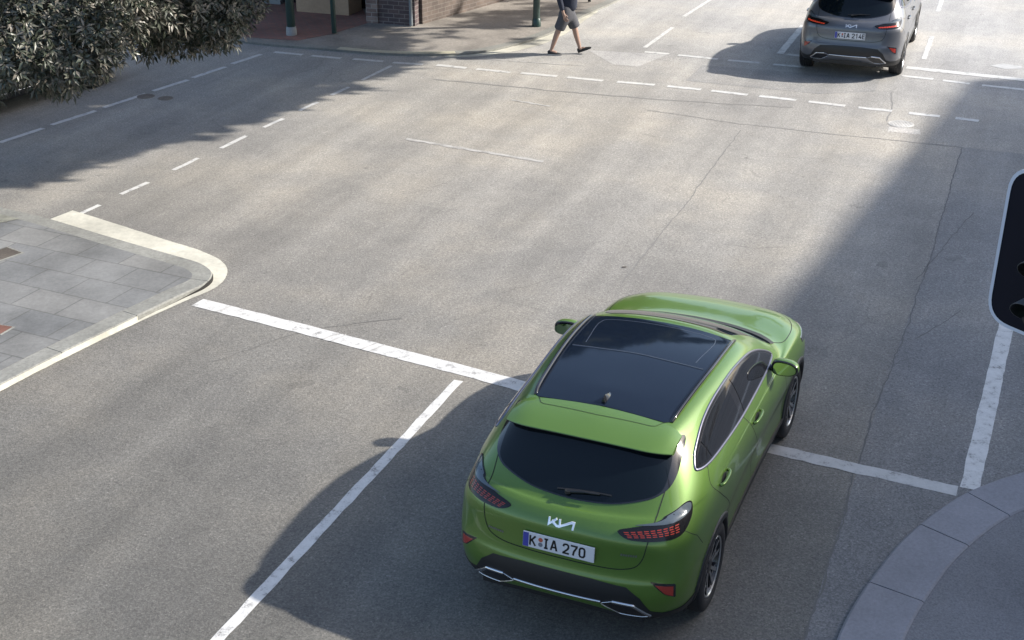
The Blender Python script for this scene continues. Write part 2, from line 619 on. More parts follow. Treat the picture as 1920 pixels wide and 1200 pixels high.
def make_wheel(side, y, parent):
    """alloy wheel; side +1 right, -1 left"""
    s = side
    cx = .785 * s
    bm = bmesh.new()
    lathe(bm, [(.0 * s, .02), (.0, .155), (.012 * s, .155), (.012 * s, .02)], 36)
    w = bm_obj('wheel', bm, M['disc'], parent, smooth=True, angle=40)
    w.location = (cx, y, .335)
    bm = bmesh.new()
    lathe(bm, [(-.10 * s, .225), (-.112 * s, .25), (-.118 * s, .285), (-.108 * s, .322), (-.085 * s, .3345), (0, .336),
               (.085 * s, .3345), (.104 * s, .325), (.115 * s, .298), (.1175 * s, .27), (.113 * s, .245), (.102 * s, .2305), (.096 * s, .226)], 64)
    for k in (-.045, 0.0, .045):      # tread grooves
        lathe(bm, [((k - .005) * s, .3362), (k * s, .3366), ((k + .005) * s, .3362)], 64, mi=1)
    bm_obj('tyre', bm, [M['rubber'], M['wheel_black']], w, smooth=True)
    bm = bmesh.new()
    lathe(bm, [(-.10 * s, .224), (-.06 * s, .205), (.05 * s, .20), (.085 * s, .212), (.100 * s, .2285), (.104 * s, .2285), (.104 * s, .221), (.098 * s, .214), (.08 * s, .206)], 64, mi=1)
    lathe(bm, [(.104 * s, .2295), (.1075 * s, .227), (.1075 * s, .2205), (.100 * s, .214)], 64, mi=0)
    def slab(poly, x0, x1, mi, mi2):
        a = [bm.verts.new((x0(p), p[0], p[1])) for p in poly]
        b = [bm.verts.new((x1(p), p[0], p[1])) for p in poly]
        f = bm.faces.new(b); f.material_index = mi
        n = len(poly)
        for i in range(n):
            f = bm.faces.new((a[i], a[(i + 1) % n], b[(i + 1) % n], b[i])); f.material_index = mi2
    face = lambda p: s * (.075 + .10 * min(.22, math.hypot(*p)))
    back = lambda p: s * (.030 + .10 * min(.22, math.hypot(*p)))
    for k in range(5):
        t0 = 2 * math.pi * k / 5 + .3
        def pol(r, a): return (r * math.cos(t0 + a), r * math.sin(t0 + a))
        for q in (1, -1):
            slab([pol(.045, .05 * q), pol(.05, .52 * q), pol(.12, .34 * q), pol(.155, .36 * q), pol(.219, .33 * q), pol(.219, .20 * q), pol(.15, .16 * q), pol(.11, .10 * q)][::q], back, face, 0, 1)
            slab([pol(.15, .36 * q), pol(.219, .50 * q), pol(.219, .42 * q), pol(.165, .33 * q)][::q], back, lambda p: face(p) - .006 * s, 0, 1)
        slab([pol(.142, .17), pol(.158, .17), pol(.158, -.17), pol(.142, -.17)], back, lambda p: face(p) - .004 * s, 0, 1)
        slab([pol(.06, .10), pol(.14, .10), pol(.14, -.10), pol(.06, -.10)], back, lambda p: face(p) - .012 * s, 1, 1)
    lathe(bm, [(.04 * s, .058), (.083 * s, .056), (.088 * s, .04), (.088 * s, .001)], 30, mi=1)
    r = bm_obj('rim', bm, [M['alloy'], M['wheel_black']], w)
    return w

def build_car(loc, rz, paint_m, label, plate, lit, strip_sill=False):
    S = SHAPE
    car = empty('hatchback_car', (loc[0], loc[1], loc[2] if len(loc) > 2 else 0), rz)
    tag(car, label, 'car')
    body = mesh_obj('body', S.cutV, S.cutF, paint_m, car)
    # underbody and wheel wells
    bm = bmesh.new()
    box(bm, (0, 1.33, .245), (1.50, 2.0, .05))
    box(bm, (0, 1.33, .42), (.98, 4.0, .36))
    box(bm, (0, -.55, .30), (1.2, .34, .06))
    bm_obj('underbody', bm, M['cladding'], car)
    for s in (1, -1):
        for hy in (0, 2.65):
            bm = bmesh.new()
            pr = []
            for k in range(25):
                a = math.pi * (-.14 + 1.28 * k / 24)
                pr.append((hy + .376 * math.cos(a), .335 + .376 * math.sin(a)))
            A = [bm.verts.new((.46 * s, *p)) for p in pr]; B = [bm.verts.new((.885 * s, *p)) for p in pr]
            for i in range(24): bm.faces.new((A[i], A[i + 1], B[i + 1], B[i]))
            bm.faces.new(A)
            bm_obj('wheel_well', bm, M['cladding'], car)
            make_wheel(s, hy, car)
    # wheel arch trims and sills
    for hy in (0, 2.65):
        for s in (1, -1):
            vs, fs = [], []
            n = 40
            for k in range(n + 1):
                a = math.pi * (-.12 + 1.24 * k / n)
                for r, off in ((.362, -.03), (.366, .010), (.372, .014), (.405, .012), (.412, .006), (.414, -.006)):
                    p = (0, hy + r * math.cos(a), .335 + r * math.sin(a))
                    h, nn = S.project(p, SIDE, 0)
                    hx = max(h.x, .80)
                    vs.append((s * (hx + off), p[1], p[2]))
            for k in range(n):
                for q in range(5):
                    f = (k * 6 + q, k * 6 + 6 + q, k * 6 + 7 + q, k * 6 + 1 + q)
                    fs.append(f if s < 0 else f[::-1])
            mesh_obj('wheel_arch', vs, fs, M['cladding'], car)
    sill = [(0, .375, .38), (0, .45, .37), (0, 2.2, .37), (0, 2.28, .38), (0, 2.24, .235), (0, .41, .235)]
    S.panel(sill, SIDE, .012, .05, .02, 'sill_trim', M['cladding'], car, True)
    if strip_sill:
        rb = S.ribbon([(.9, .46, .345), (.9, 2.2, .345)], SIDE, .016, .014, height=.006)
        rib_obj('sill_strip', [rb], M['chrome'], car); rib_obj('sill_strip', [flipx(rb)], M['chrome'], car)
    crn = [(.655, -.75, .39), (.74, -.70, .36), (.83, -.55, .36), (.905, -.385, .40), (.905, -.36, .255), (.83, -.55, .245), (.70, -.70, .25), (.62, -.74, .28)]
    S.panel(crn, RDIAG, .006, .03, .012, 'bumper_corner', M['cladding'], car, True)
    # ---- rear end
    gl = mir([(0, 0, 1.05), (.15, 0, 1.055), (.30, 0, 1.067), (.46, 0, 1.099), (.56, 0, 1.128), (.600, 0, 1.160), (.606, 0, 1.25), (.590, 0, 1.33), (.56, 0, 1.375), (.30, 0, 1.385), (0, 0, 1.388)])
    gl = smooth_path(gl, 4, True)
    win = S.panel(gl, REAR, .0065, .035, .006, 'rear_window', M['glass'], car)[0]
    sr = mir([(0, 0, 1.044), (.15, 0, 1.048), (.30, 0, 1.060), (.47, 0, 1.092), (.575, 0, 1.122), (.636, 0, 1.165), (.655, 0, 1.21), (.654, 0, 1.27), (.634, 0, 1.355), (.600, 0, 1.382), (.30, 0, 1.388), (0, 0, 1.391)])
    S.panel(smooth_path(sr, 4, True), REAR, .0045, .02, .009, 'window_surround', M['gloss_black'], car)
    # spoiler
    n, m = 28, 8
    def sp(x, t):      # t 0 front edge -> 1 trailing edge, top surface
        a = abs(x)
        y0 = .012 - .05 * (a / .6) ** 3
        y1 = -.345 + .012 * (a / .45) ** 2 + .055 * max(0, (a - .40) / .21) ** 2
        y = y0 + (y1 - y0) * t
        z0 = S.project((x * .98, y0, 2), TOP, .003)[0].z
        z1 = 1.392 - .010 * (a / .45) ** 2 - .010 * max(0, (a - .40) / .21) ** 2
        z = z0 + (z1 - z0) * (t ** 1.25) + .010 * math.sin(math.pi * t)
        return Vector((x, y, z))
    xs = [-.612 + 1.224 * i / n for i in range(n + 1)]
    vs, fs = [], []
    for x in xs:
        col = [sp(x, j / m) for j in range(m + 1)]
        tip = col[-1]
        col.append(tip + Vector((0, -.003, -.005)))
        col.append(tip + Vector((0, -.001, -.013)))
        col.append(tip + Vector((0, .03, -.026)))
        col.append(Vector((x * .985, tip.y + .13, tip.z - .055)))
        vs += col
    K = m + 5
    for i in range(n):
        for j in range(K - 1):
            fs.append((i * K + j, i * K + j + 1, (i + 1) * K + j + 1, (i + 1) * K + j))
    fs.append(tuple(range(K))); fs.append(tuple(n * K + j for j in reversed(range(K))))
    bm = bmesh.new()
    bv = [bm.verts.new(v) for v in vs]
    for f in fs:
        ff = bm.faces.new([bv[i] for i in f])
        js = [i % K for i in f]
        if len(f) == 4 and min(js) >= m + 1: ff.material_index = 1
    spo = bm_obj('spoiler', bm, [paint_m, M['gloss_black']], car, smooth=True, angle=38)
    vs = [S.ribbon([(-.40, 0, 0)], TOP)] if False else []
    pts = [(-.47, .0), (-.43, -.075), (-.40, -.088), (0, -.098), (.40, -.088), (.43, -.075), (.47, .0)]
    bm = bmesh.new()
    line = resample([(x, (0.012 - .05 * (abs(x) / .6) ** 3 - y) / .34) for x, y in pts], .03)
    for (xa, ta), (xb, tb) in zip(line, line[1:]):
        a, b = sp(xa, max(0, ta)), sp(xb, max(0, tb))
        dd = Vector((-(b - a).y, (b - a).x, 0)).normalized() * .0022
        up = Vector((0, 0, .0022))
        bm.faces.new([bm.verts.new(q) for q in (a + dd + up, b + dd + up, b - dd + up, a - dd + up)])
    bm_obj('spoiler_seam', bm, M['seam'], spo)
    # wiper
    bm = bmesh.new()
    pw = [S.project((x, 0, z), REAR, o)[0] for x, z, o in ((-.02, 1.075, .02), (.10, 1.088, .03), (.20, 1.092, .028))]
    tube(bm, pw, [.014, .009, .006], 8)
    pb = [S.project((x, 0, z), REAR, .014)[0] for x, z in ((-.10, 1.078), (.02, 1.090), (.15, 1.098), (.28, 1.098))]
    tube(bm, pb, [.006] * 4, 6)
    lathe(bm, [(0, .024), (.02, .022), (.02, .001)], 14, 'Z', pw[0] - Vector((0, .0, .01)))
    bm_obj('rear_wiper', bm, M['cladding'], win)
    # tail lamps
    tl = [(.385, -.70, .956), (.52, -.632, .990), (.62, -.548, 1.020), (.70, -.452, 1.052), (.758, -.36, 1.076), (.785, -.335, 1.066), (.797, -.36, 1.02), (.800, -.455, .968), (.775, -.555, .93), (.69, -.65, .918), (.56, -.70, .914), (.445, -.715, .922)]
    tlc = smooth_path(tl, 5, True)
    lamps = S.panel(tlc, RDIAG, .007, .025, .014, 'tail_lamp', M['lamp_glass'], car, True)
    # red light elements
    q = [(.415, -.70, .955), (.742, -.50, .998), (.770, -.54, .948), (.46, -.71, .925)]
    up_ = [(.49, -.65, .993), (.62, -.546, 1.017), (.70, -.452, 1.047), (.755, -.365, 1.070), (.779, -.343, 1.060), (.786, -.37, 1.032), (.772, -.43, 1.018), (.72, -.51, 1.006), (.61, -.59, .999)]
    ups = S.panel(smooth_path(up_, 4, True), RDIAG, .0095, .012, .004, 'lamp_sky_reflection', M['lamp_upper'], None, True)  # paler overlay paints the sky's reflection on the lamp's upper part
    for li, u_ in zip(lamps, ups): u_.parent = li
    for li, s in zip(lamps, (1, -1)):
        bm = bmesh.new()
        rows_, cols_ = 4, 9
        for i in range(cols_):
            for j in range(rows_):
                if lit and j not in (1, 0): continue
                u0 = (i + .10 + .10 * (j % 2)) / cols_; u1 = (i + (.80 if not lit else 1.0) + .10 * (j % 2)) / cols_
                v0 = (j + .26) / rows_; v1 = (j + .72) / rows_
                def bl(u, v, q=q):
                    A = Vector(q[3]).lerp(Vector(q[2]), u); B = Vector(q[0]).lerp(Vector(q[1]), u)
                    return A.lerp(B, v)
                cs = [bl(u0, v0), bl(u1, v0), bl(u1, v1), bl(u0, v1)]
                cs = [S.project(c, RDIAG, .0085)[0] for c in cs]
                bm.faces.new([bm.verts.new((c.x * s, c.y, c.z)) for c in cs])
        bm_obj('lamp_element', bm, M['lamp_lit'] if lit else M['lamp_red'], li)
    # reflectors
    rf = [(.636, -.73, .630), (.79, -.64, .600), (.795, -.64, .492), (.73, -.70, .535)]
    rr = round_poly(rf, .012, 3)
    refl = S.panel(rr, RDIAG, .003, .02, .006, 'reflector', M['gloss_black'], car, True)
    c = [sum(p[i] for p in rf) / 4 for i in range(3)]
    ri = [tuple(c[i] + (p[i] - c[i]) * .72 + (0, 0, -.004)[i] for i in range(3)) for p in rf]
    for o, s in zip(refl, (1, -1)):
        pn = S.panel(ri, RDIAG, .005, .02, .004, 'reflector_lens', M['reflector'], o)[0]
        if s < 0:
            pn.scale = (-1, 1, 1)
    # tailgate gaps
    ts = [(.630, 0, 1.37), (.612, 0, 1.16), (.606, 0, 1.06), (.606, 0, .99), (.594, 0, .90), (.572, 0, .785), (.535, 0, .733), (.445, 0, .700), (.245, 0, .690), (0, 0, .690)]
    ts = round_poly(ts, .05, 4)
    ts = ts[len(ts) - 0:] or ts
    half = smooth_path([(.616, 0, 1.17), (.608, 0, 1.06), (.607, 0, .99), (.595, 0, .90), (.572, 0, .785), (.535, 0, .730), (.445, 0, .699), (.245, 0, .690), (0, 0, .689)], 6)
    r = S.ribbon(half, REAR, .007, .0016)
    rib_obj('tailgate_gap', [r], M['seam'], car); rib_obj('tailgate_gap', [flipx(r)], M['seam'], car)
    # lower bumper insert
    ins = mir([(0, 0, .603), (.25, 0, .600), (.49, 0, .580), (.585, 0, .502), (.66, 0, .365), (.63, 0, .340), (.545, 0, .425), (.40, 0, .445), (.31, 0, .422), (0, 0, .420)])
    S.panel(ins, REAR, .004, .03, .008, 'bumper_insert', M['cladding'], car)
    bar = [(-.32, 0, .428), (0, 0, .426), (.32, 0, .428)]
    rb = [S.ribbon(bar, REAR, .020, .006, height=.006)]
    rib_obj('chrome_bar', rb, M['chrome'], car)
    ex = [(.315, 0, .418), (.40, 0, .452), (.54, 0, .438), (.648, 0, .335), (.60, 0, .325), (.45, 0, .335)]
    exo = S.panel(ex, REAR, .006, .02, .01, 'exhaust_trim', M['gloss_black'], car, True)
    for o, s in zip(exo, (1, -1)):
        rb = S.ribbon(round_poly(ex, .01, 2), REAR, .005, .007, True, height=.003)
        rb2 = S.ribbon([(.40, 0, .449), (.47, 0, .443), (.54, 0, .435), (.645, 0, .338)], REAR, .024, .009, height=.006)
        rib_obj('exhaust_rim', [rb, rb2] if s > 0 else [flipx(rb), flipx(rb2)], M['chrome'], o)
    # number plate
    pc, pn = S.project((0, 0, .778), REAR, 0)
    pl = empty_frame = None
    tilt = math.atan2(pn.z, -pn.y)
    bm = bmesh.new()
    box(bm, (0, 0, 0), (.52, .012, .114), 0, bevel=.003)
    box(bm, (-.2375, -.0068, 0), (.040, .002, .106), 1)
    plo = bm_obj('number_plate', bm, [M['plate_white'], M['plate_blue']], car)
    plo.location = pc + Vector((0, -.012, 0))
    plo.rotation_euler = (-tilt, 0, 0)
    bm = bmesh.new()
    x = -.205
    to3 = lambda q: (q.x, -.0072, q.y)
    for ch in plate:
        if ch == ':':
            for zz, mi in ((.018, 1), (-.018, 2)):
                r = bmesh.ops.create_circle(bm, cap_ends=True, segments=18, radius=.0165, matrix=Matrix.Translation((x + .018, -.0072, zz)) @ Matrix.Rotation(rad(90), 4, 'X'))
                for v in r['verts']:
                    for f in v.link_faces: f.material_index = mi
            x += .044
        elif ch == ' ':
            x += .026
        else:
            w = .030 if ch == 'I' else .040
            for st in GLYPH[ch]:
                stroke_mesh(bm, [(x + p[0] * w, -.034 + p[1] * .068) for p in st], .0135, to3)
            x += w + .018 + (.004 if ch in 'IA' else 0)
    bm_obj('plate_lettering', bm, [M['plate_black'], M['dot_red'], M['dot_grey']], plo)
    # maker's emblem, drawn as joined strokes
    bm = bmesh.new()
    em = [[(-.090, .021), (-.0875, -.018), (-.040, .021)], [(-.066, .003), (-.030, -.020), (-.012, -.020)], [(-.014, .021), (-.007, -.019), (.070, .0205), (.089, .0205), (.0865, -.021)]]
    def on_gate(p): return S.project((p[0], 0, .932 + p[1]), REAR, .005)[0]
    for st in em:
        stroke_mesh(bm, [(q_[0], q_[1] * .85) for q_ in st], .0130, lambda qq: on_gate(qq))
    g = bmesh.ops.extrude_face_region(bm, geom=bm.faces[:])
    bmesh.ops.translate(bm, vec=(0, .006, 0), verts=[v for v in g['geom'] if isinstance(v, bmesh.types.BMVert)])
    bm_obj('emblem', bm, M['badge'], car)
    bm = bmesh.new()
    for x0, x1, z in ((-.545, -.425, .752), (.43, .53, .80)):
        xx = x0
        k = 0
        while xx < x1:
            w = .011
            pts = [S.project((xx + a, 0, z + b), REAR, .003)[0] for a, b in ((0, 0), (w, 0), (w, .015 if k % 3 else .018), (0, .015))]
            bm.faces.new([bm.verts.new(p) for p in pts])
            xx += .016; k += 1
    bm_obj('trim_badge', bm, mat('badge_dull', (.16, .17, .16), .4, .6) if 'badge_dull' not in bpy.data.materials else bpy.data.materials['badge_dull'], car)
    # ---- roof
    rg = mir([(0, .018, 0), (.2, .016, 0), (.47, .002, 0), (.506, .025, 0), (.516, .09, 0), (.542, .41, 0), (.573, .95, 0), (.586, 1.38, 0), (.57, 1.45, 0), (.40, 1.475, 0), (.2, 1.492, 0), (0, 1.497, 0)])
    roof = S.panel(rg, TOP, .004, .05, .008, 'roof_glass', M['roofglass'], car)[0]
    hd = mir([(0, 1.505, 0), (.2, 1.500, 0), (.40, 1.485, 0), (.54, 1.455, 0), (.60, 1.45, 0), (.60, 1.49, 0), (.45, 1.535, 0), (.2, 1.56, 0), (0, 1.565, 0)])
    rb = [S.ribbon([(-.52, .80, 0), (0, .82, 0), (.52, .80, 0)], TOP, .010, .006, height=.003),
          S.ribbon(smooth_path([(-.44, .88, 0), (-.465, 1.36, 0), (-.40, 1.40, 0), (0, 1.43, 0), (.40, 1.40, 0), (.465, 1.36, 0), (.44, .88, 0)], 4), TOP, .006, .0048)]
    rib_obj('sunroof_edge', rb, mat('sunroof_edge', (.05, .06, .08), .3) if 'sunroof_edge' not in bpy.data.materials else bpy.data.materials['sunroof_edge'], roof)
    for s in (1, -1):
        bm = bmesh.new()
        pts = [S.project((x, y, 2), TOP, o)[0] for x, y, o in ((.510, .03, -.004), (.520, .09, .014), (.545, .40, .020), (.575, .85, .020), (.587, 1.25, .018), (.588, 1.42, .010), (.586, 1.50, -.006))]
        pts = [Vector((p[0] * s, p[1], p[2])) for p in smooth_path(pts, 5)]
        tube(bm, pts, [.015] * len(pts), 10)
        bm_obj('roof_rail', bm, M['gloss_black'], car, smooth=True)
    bm = bmesh.new()
    bz = S.project((0, .15, 2), TOP, 0)[0].z
    A = []
    for t in range(9):
        u = t / 8
        y = .225 - .175 * u
        h = .002 + .062 * (u ** 1.3) * (1 if u < .86 else max(.25, 1 - (u - .86) * 5))
        wd = .024 * (1 - .35 * u)
        A.append([bm.verts.new((sx * wd * k, y, bz + h * zz)) for sx, k, zz in ((-1, 1, 0), (-1, .55, .6), (0, 0, 1.0), (1, .55, .6), (1, 1, 0))])
    for a, b in zip(A, A[1:]):
        for i in range(4): bm.faces.new((a[i], a[i + 1], b[i + 1], b[i]))
    bm.faces.new(A[-1]); bm.faces.new(A[0])
    bm_obj('roof_antenna', bm, M['gloss_black'], car, smooth=True, angle=50)
    # ---- windscreen, bonnet
    WS = (0, -.75, -.66)
    ws = mir([(0, 1.60, 1.435), (.25, 1.585, 1.43), (.47, 1.56, 1.41), (.535, 1.60, 1.385), (.66, 2.03, 1.175), (.725, 2.30, 1.04), (.55, 2.40, 1.035), (.28, 2.455, 1.045), (0, 2.475, 1.05)])
    S.panel(ws, WS, .003, .06, .008, 'windscreen', M['glass'], car)
    cw = mir([(0, 2.40, 0), (.30, 2.38, 0), (.55, 2.33, 0), (.72, 2.24, 0), (.735, 2.33, 0), (.60, 2.42, 0), (.3, 2.485, 0), (0, 2.51, 0)])
    S.panel(cw, TOP, .010, .04, .012, 'cowl', M['cladding'], car)
    r = S.ribbon(smooth_path([(.72, 2.34, 0), (.79, 2.46, 0), (.805, 2.62, 0), (.785, 2.85, 0), (.70, 3.1, 0), (.5, 3.3, 0), (.25, 3.40, 0), (0, 3.42, 0)], 5), TOP, .007, .0016)
    rib_obj('bonnet_gap', [r], M['seam'], car); rib_obj('bonnet_gap', [flipx(r)], M['seam'], car)
    hl = [(.55, 3.40, .78), (.72, 3.25, .82), (.835, 2.98, .875), (.868, 2.83, .875), (.875, 2.86, .82), (.84, 3.10, .76), (.72, 3.35, .71), (.56, 3.45, .71)]
    S.panel(hl, FDIAG, .006, .03, .012, 'headlamp', M['headlamp'], car, True)
    gr = mir([(0, 0, .70), (.40, 0, .69), (.52, 0, .66), (.47, 0, .60), (.3, 0, .585), (0, 0, .58)])
    S.panel(gr, FRONT, .004, .03, .008, 'grille', M['gloss_black'], car)
    gr2 = mir([(0, 0, .50), (.50, 0, .49), (.62, 0, .42), (.55, 0, .30), (0, 0, .28)])
    S.panel(gr2, FRONT, .004, .04, .008, 'lower_grille', M['cladding'], car)
    # ---- sides
    so = [(0, -.135, 1.200), (0, -.08, 1.255), (0, -.03, 1.283), (0, .17, 1.348), (0, .43, 1.391), (0, .73, 1.408), (0, 1.07, 1.402), (0, 1.40, 1.358), (0, 1.62, 1.292), (0, 1.83, 1.200), (0, 2.0, 1.105), (0, 2.02, 1.078), (0, 1.82, 1.068), (0, 1.31, 1.076), (0, .80, 1.096), (0, .30, 1.140), (0, .02, 1.170), (0, -.11, 1.188)]
    so = smooth_path(so, 4, True)
    def inset(poly, d):
        P = [np.array(p[1:]) for p in poly]; out = []
        n_ = len(P)
        for i in range(n_):
            a, b, c_ = P[i - 1], P[i], P[(i + 1) % n_]
            t = (c_ - a) / np.linalg.norm(c_ - a)
            nn = np.array([t[1], -t[0]])
            out.append((0, *(b + nn * d)))
        return out
    if True:
        fr = S.panel(so, SIDE, .0025, .04, .006, 'side_window', M['gloss_black'], car, True)
        inn = inset(so, .022)
        def clip(y0, y1, lean=0.0):
            P = [p for p in resample(inn, .02, True)]
            f0 = lambda p: p[1] - (y0 + lean * (p[2] - 1.1))
            f1 = lambda p: (y1 + lean * (p[2] - 1.1)) - p[1]
            for f in (f0, f1):
                out = []
                for i in range(len(P)):
                    a, b = P[i - 1], P[i]
                    fa, fb = f(a), f(b)
                    if fa * fb < 0:
                        t = fa / (fa - fb)
                        out.append(tuple(a[k] + (b[k] - a[k]) * t for k in range(3)))
                    if fb >= 0: out.append(b)
                P = out
            return P
        for (y0, y1, ln) in ((-.12, .10, -.25), (.125, .84, -.25), (.955, 2.0, -.25)):
            ps = S.panel(clip(y0, y1, ln), SIDE, .006, .04, .005, 'pane', M['pane'], None, True)
            for p_, f_ in zip(ps, fr): p_.parent = f_
        rb = S.ribbon(so, SIDE, .020, .003, True, height=.006)
        for f_, s in zip(fr, (1, -1)):
            rib_obj('window_trim', [rb if s > 0 else flipx(rb)], M['trim'], f_)
        gaps = [S.ribbon(smooth_path([(0, .0, 1.168), (0, -.055, 1.06), (0, .10, .90), (0, .30, .70), (0, .38, .50), (0, .42, .38)], 5), SIDE, .006, .0015),
                S.ribbon(smooth_path([(0, .90, 1.09), (0, 1.02, .98), (0, 1.12, .86), (0, 1.20, .62), (0, 1.20, .385)], 5), SIDE, .006, .0015),
                S.ribbon(smooth_path([(0, 2.05, 1.03), (0, 2.15, .9), (0, 2.2, .65), (0, 2.2, .385)], 5), SIDE, .006, .0015)]
        for g_ in gaps:
            rib_obj('door_gap', [g_], M['seam'], car); rib_obj('door_gap', [flipx(g_)], M['seam'], car)
        g2 = S.ribbon([(.79, -.50, .945), (.86, -.42, .87), (.895, -.36, .77)], RDIAG, .005, .0015)
        rib_obj('bumper_gap', [g2], M['seam'], car); rib_obj('bumper_gap', [flipx(g2)], M['seam'], car)
        for hy, hz in ((.215, .957), (1.235, .915)):
            for s in (1, -1):
                bm = bmesh.new()
                cup = [(hy + .062 * math.cos(a), hz + .034 * math.sin(a)) for a in np.linspace(0, 2 * math.pi, 22, endpoint=False)]
                ring = [bm.verts.new(S.project((0, y, z), SIDE, .0022)[0]) for y, z in cup]
                f = bm.faces.new(ring); f.material_index = 1
                hp = [S.project((0, hy + dy, hz + dz), SIDE, o)[0] for dy, dz, o in ((-.115, .006, .004), (-.10, .008, .022), (0, .010, .034), (.09, .010, .024), (.11, .008, .004))]
                tube(bm, [Vector(p) for p in smooth_path(hp, 4)], .0125, 8)
                if s < 0:
                    for v in bm.verts: v.co.x *= -1
                bm_obj('door_handle', bm, [paint_m, M['seam']], car, smooth=True, angle=60)
    # mirrors
    for s in (1, -1):
        bm = bmesh.new()
        prof = [(-.012, .92, .90), (.0, 1.0, 1.0), (.03, 1.02, 1.02), (.07, .93, .90), (.105, .66, .6), (.122, .28, .22)]
        rings = []
        for dy, kx, kz in prof:
            ring = []
            for k in range(28):
                a = 2 * math.pi * k / 28
                ca, sa = math.cos(a), math.sin(a)
                px = abs(ca) ** .75 * (1 if ca >= 0 else -1) * .112 * kx
                pz = abs(sa) ** .75 * (1 if sa >= 0 else -1) * .068 * kz * (1 - .18 * ca)
                ring.append(bm.verts.new(((.945 + px) * s, 1.80 + dy - .10 * px, 1.085 + pz + .06 * px)))
            rings.append(ring)
        for a, b in zip(rings, rings[1:]):
            for k in range(28):
                f = bm.faces.new((a[k], a[(k + 1) % 28], b[(k + 1) % 28], b[k]))
                f.material_index = 1 if a is rings[0] else 0
        bm.faces.new(rings[-1])
        f = bm.faces.new(rings[0]); f.material_index = 1
        tube(bm, [(.80 * s, 1.86, 1.045), (.86 * s, 1.855, 1.045), (.90 * s, 1.85, 1.055)], [.030, .026, .024], 8, 1)
        mo = bm_obj('wing_mirror', bm, [paint_m, M['gloss_black']], car, smooth=True, angle=50)
        bm = bmesh.new()
        ring = []
        for k in range(28):
            a = 2 * math.pi * k / 28
            ca, sa = math.cos(a), math.sin(a)
            px = abs(ca) ** .75 * (1 if ca >= 0 else -1) * .093
            pz = abs(sa) ** .75 * (1 if sa >= 0 else -1) * .053 * (1 - .18 * ca)
            ring.append(bm.verts.new(((.945 + px) * s, 1.7845 - (.10 if s > 0 else .30) * px - (0 if s > 0 else .014), 1.085 + pz + .06 * px)))
        bm.faces.new(ring)
        bm_obj('mirror_glass', bm, M['mirror'], mo)
    return car
RND = random.Random(7)
ROADROT = 0.380                      # the street runs this far clockwise of the y axis
FW = Vector((math.sin(ROADROT), math.cos(ROADROT)))
RT = Vector((math.cos(ROADROT), -math.sin(ROADROT)))

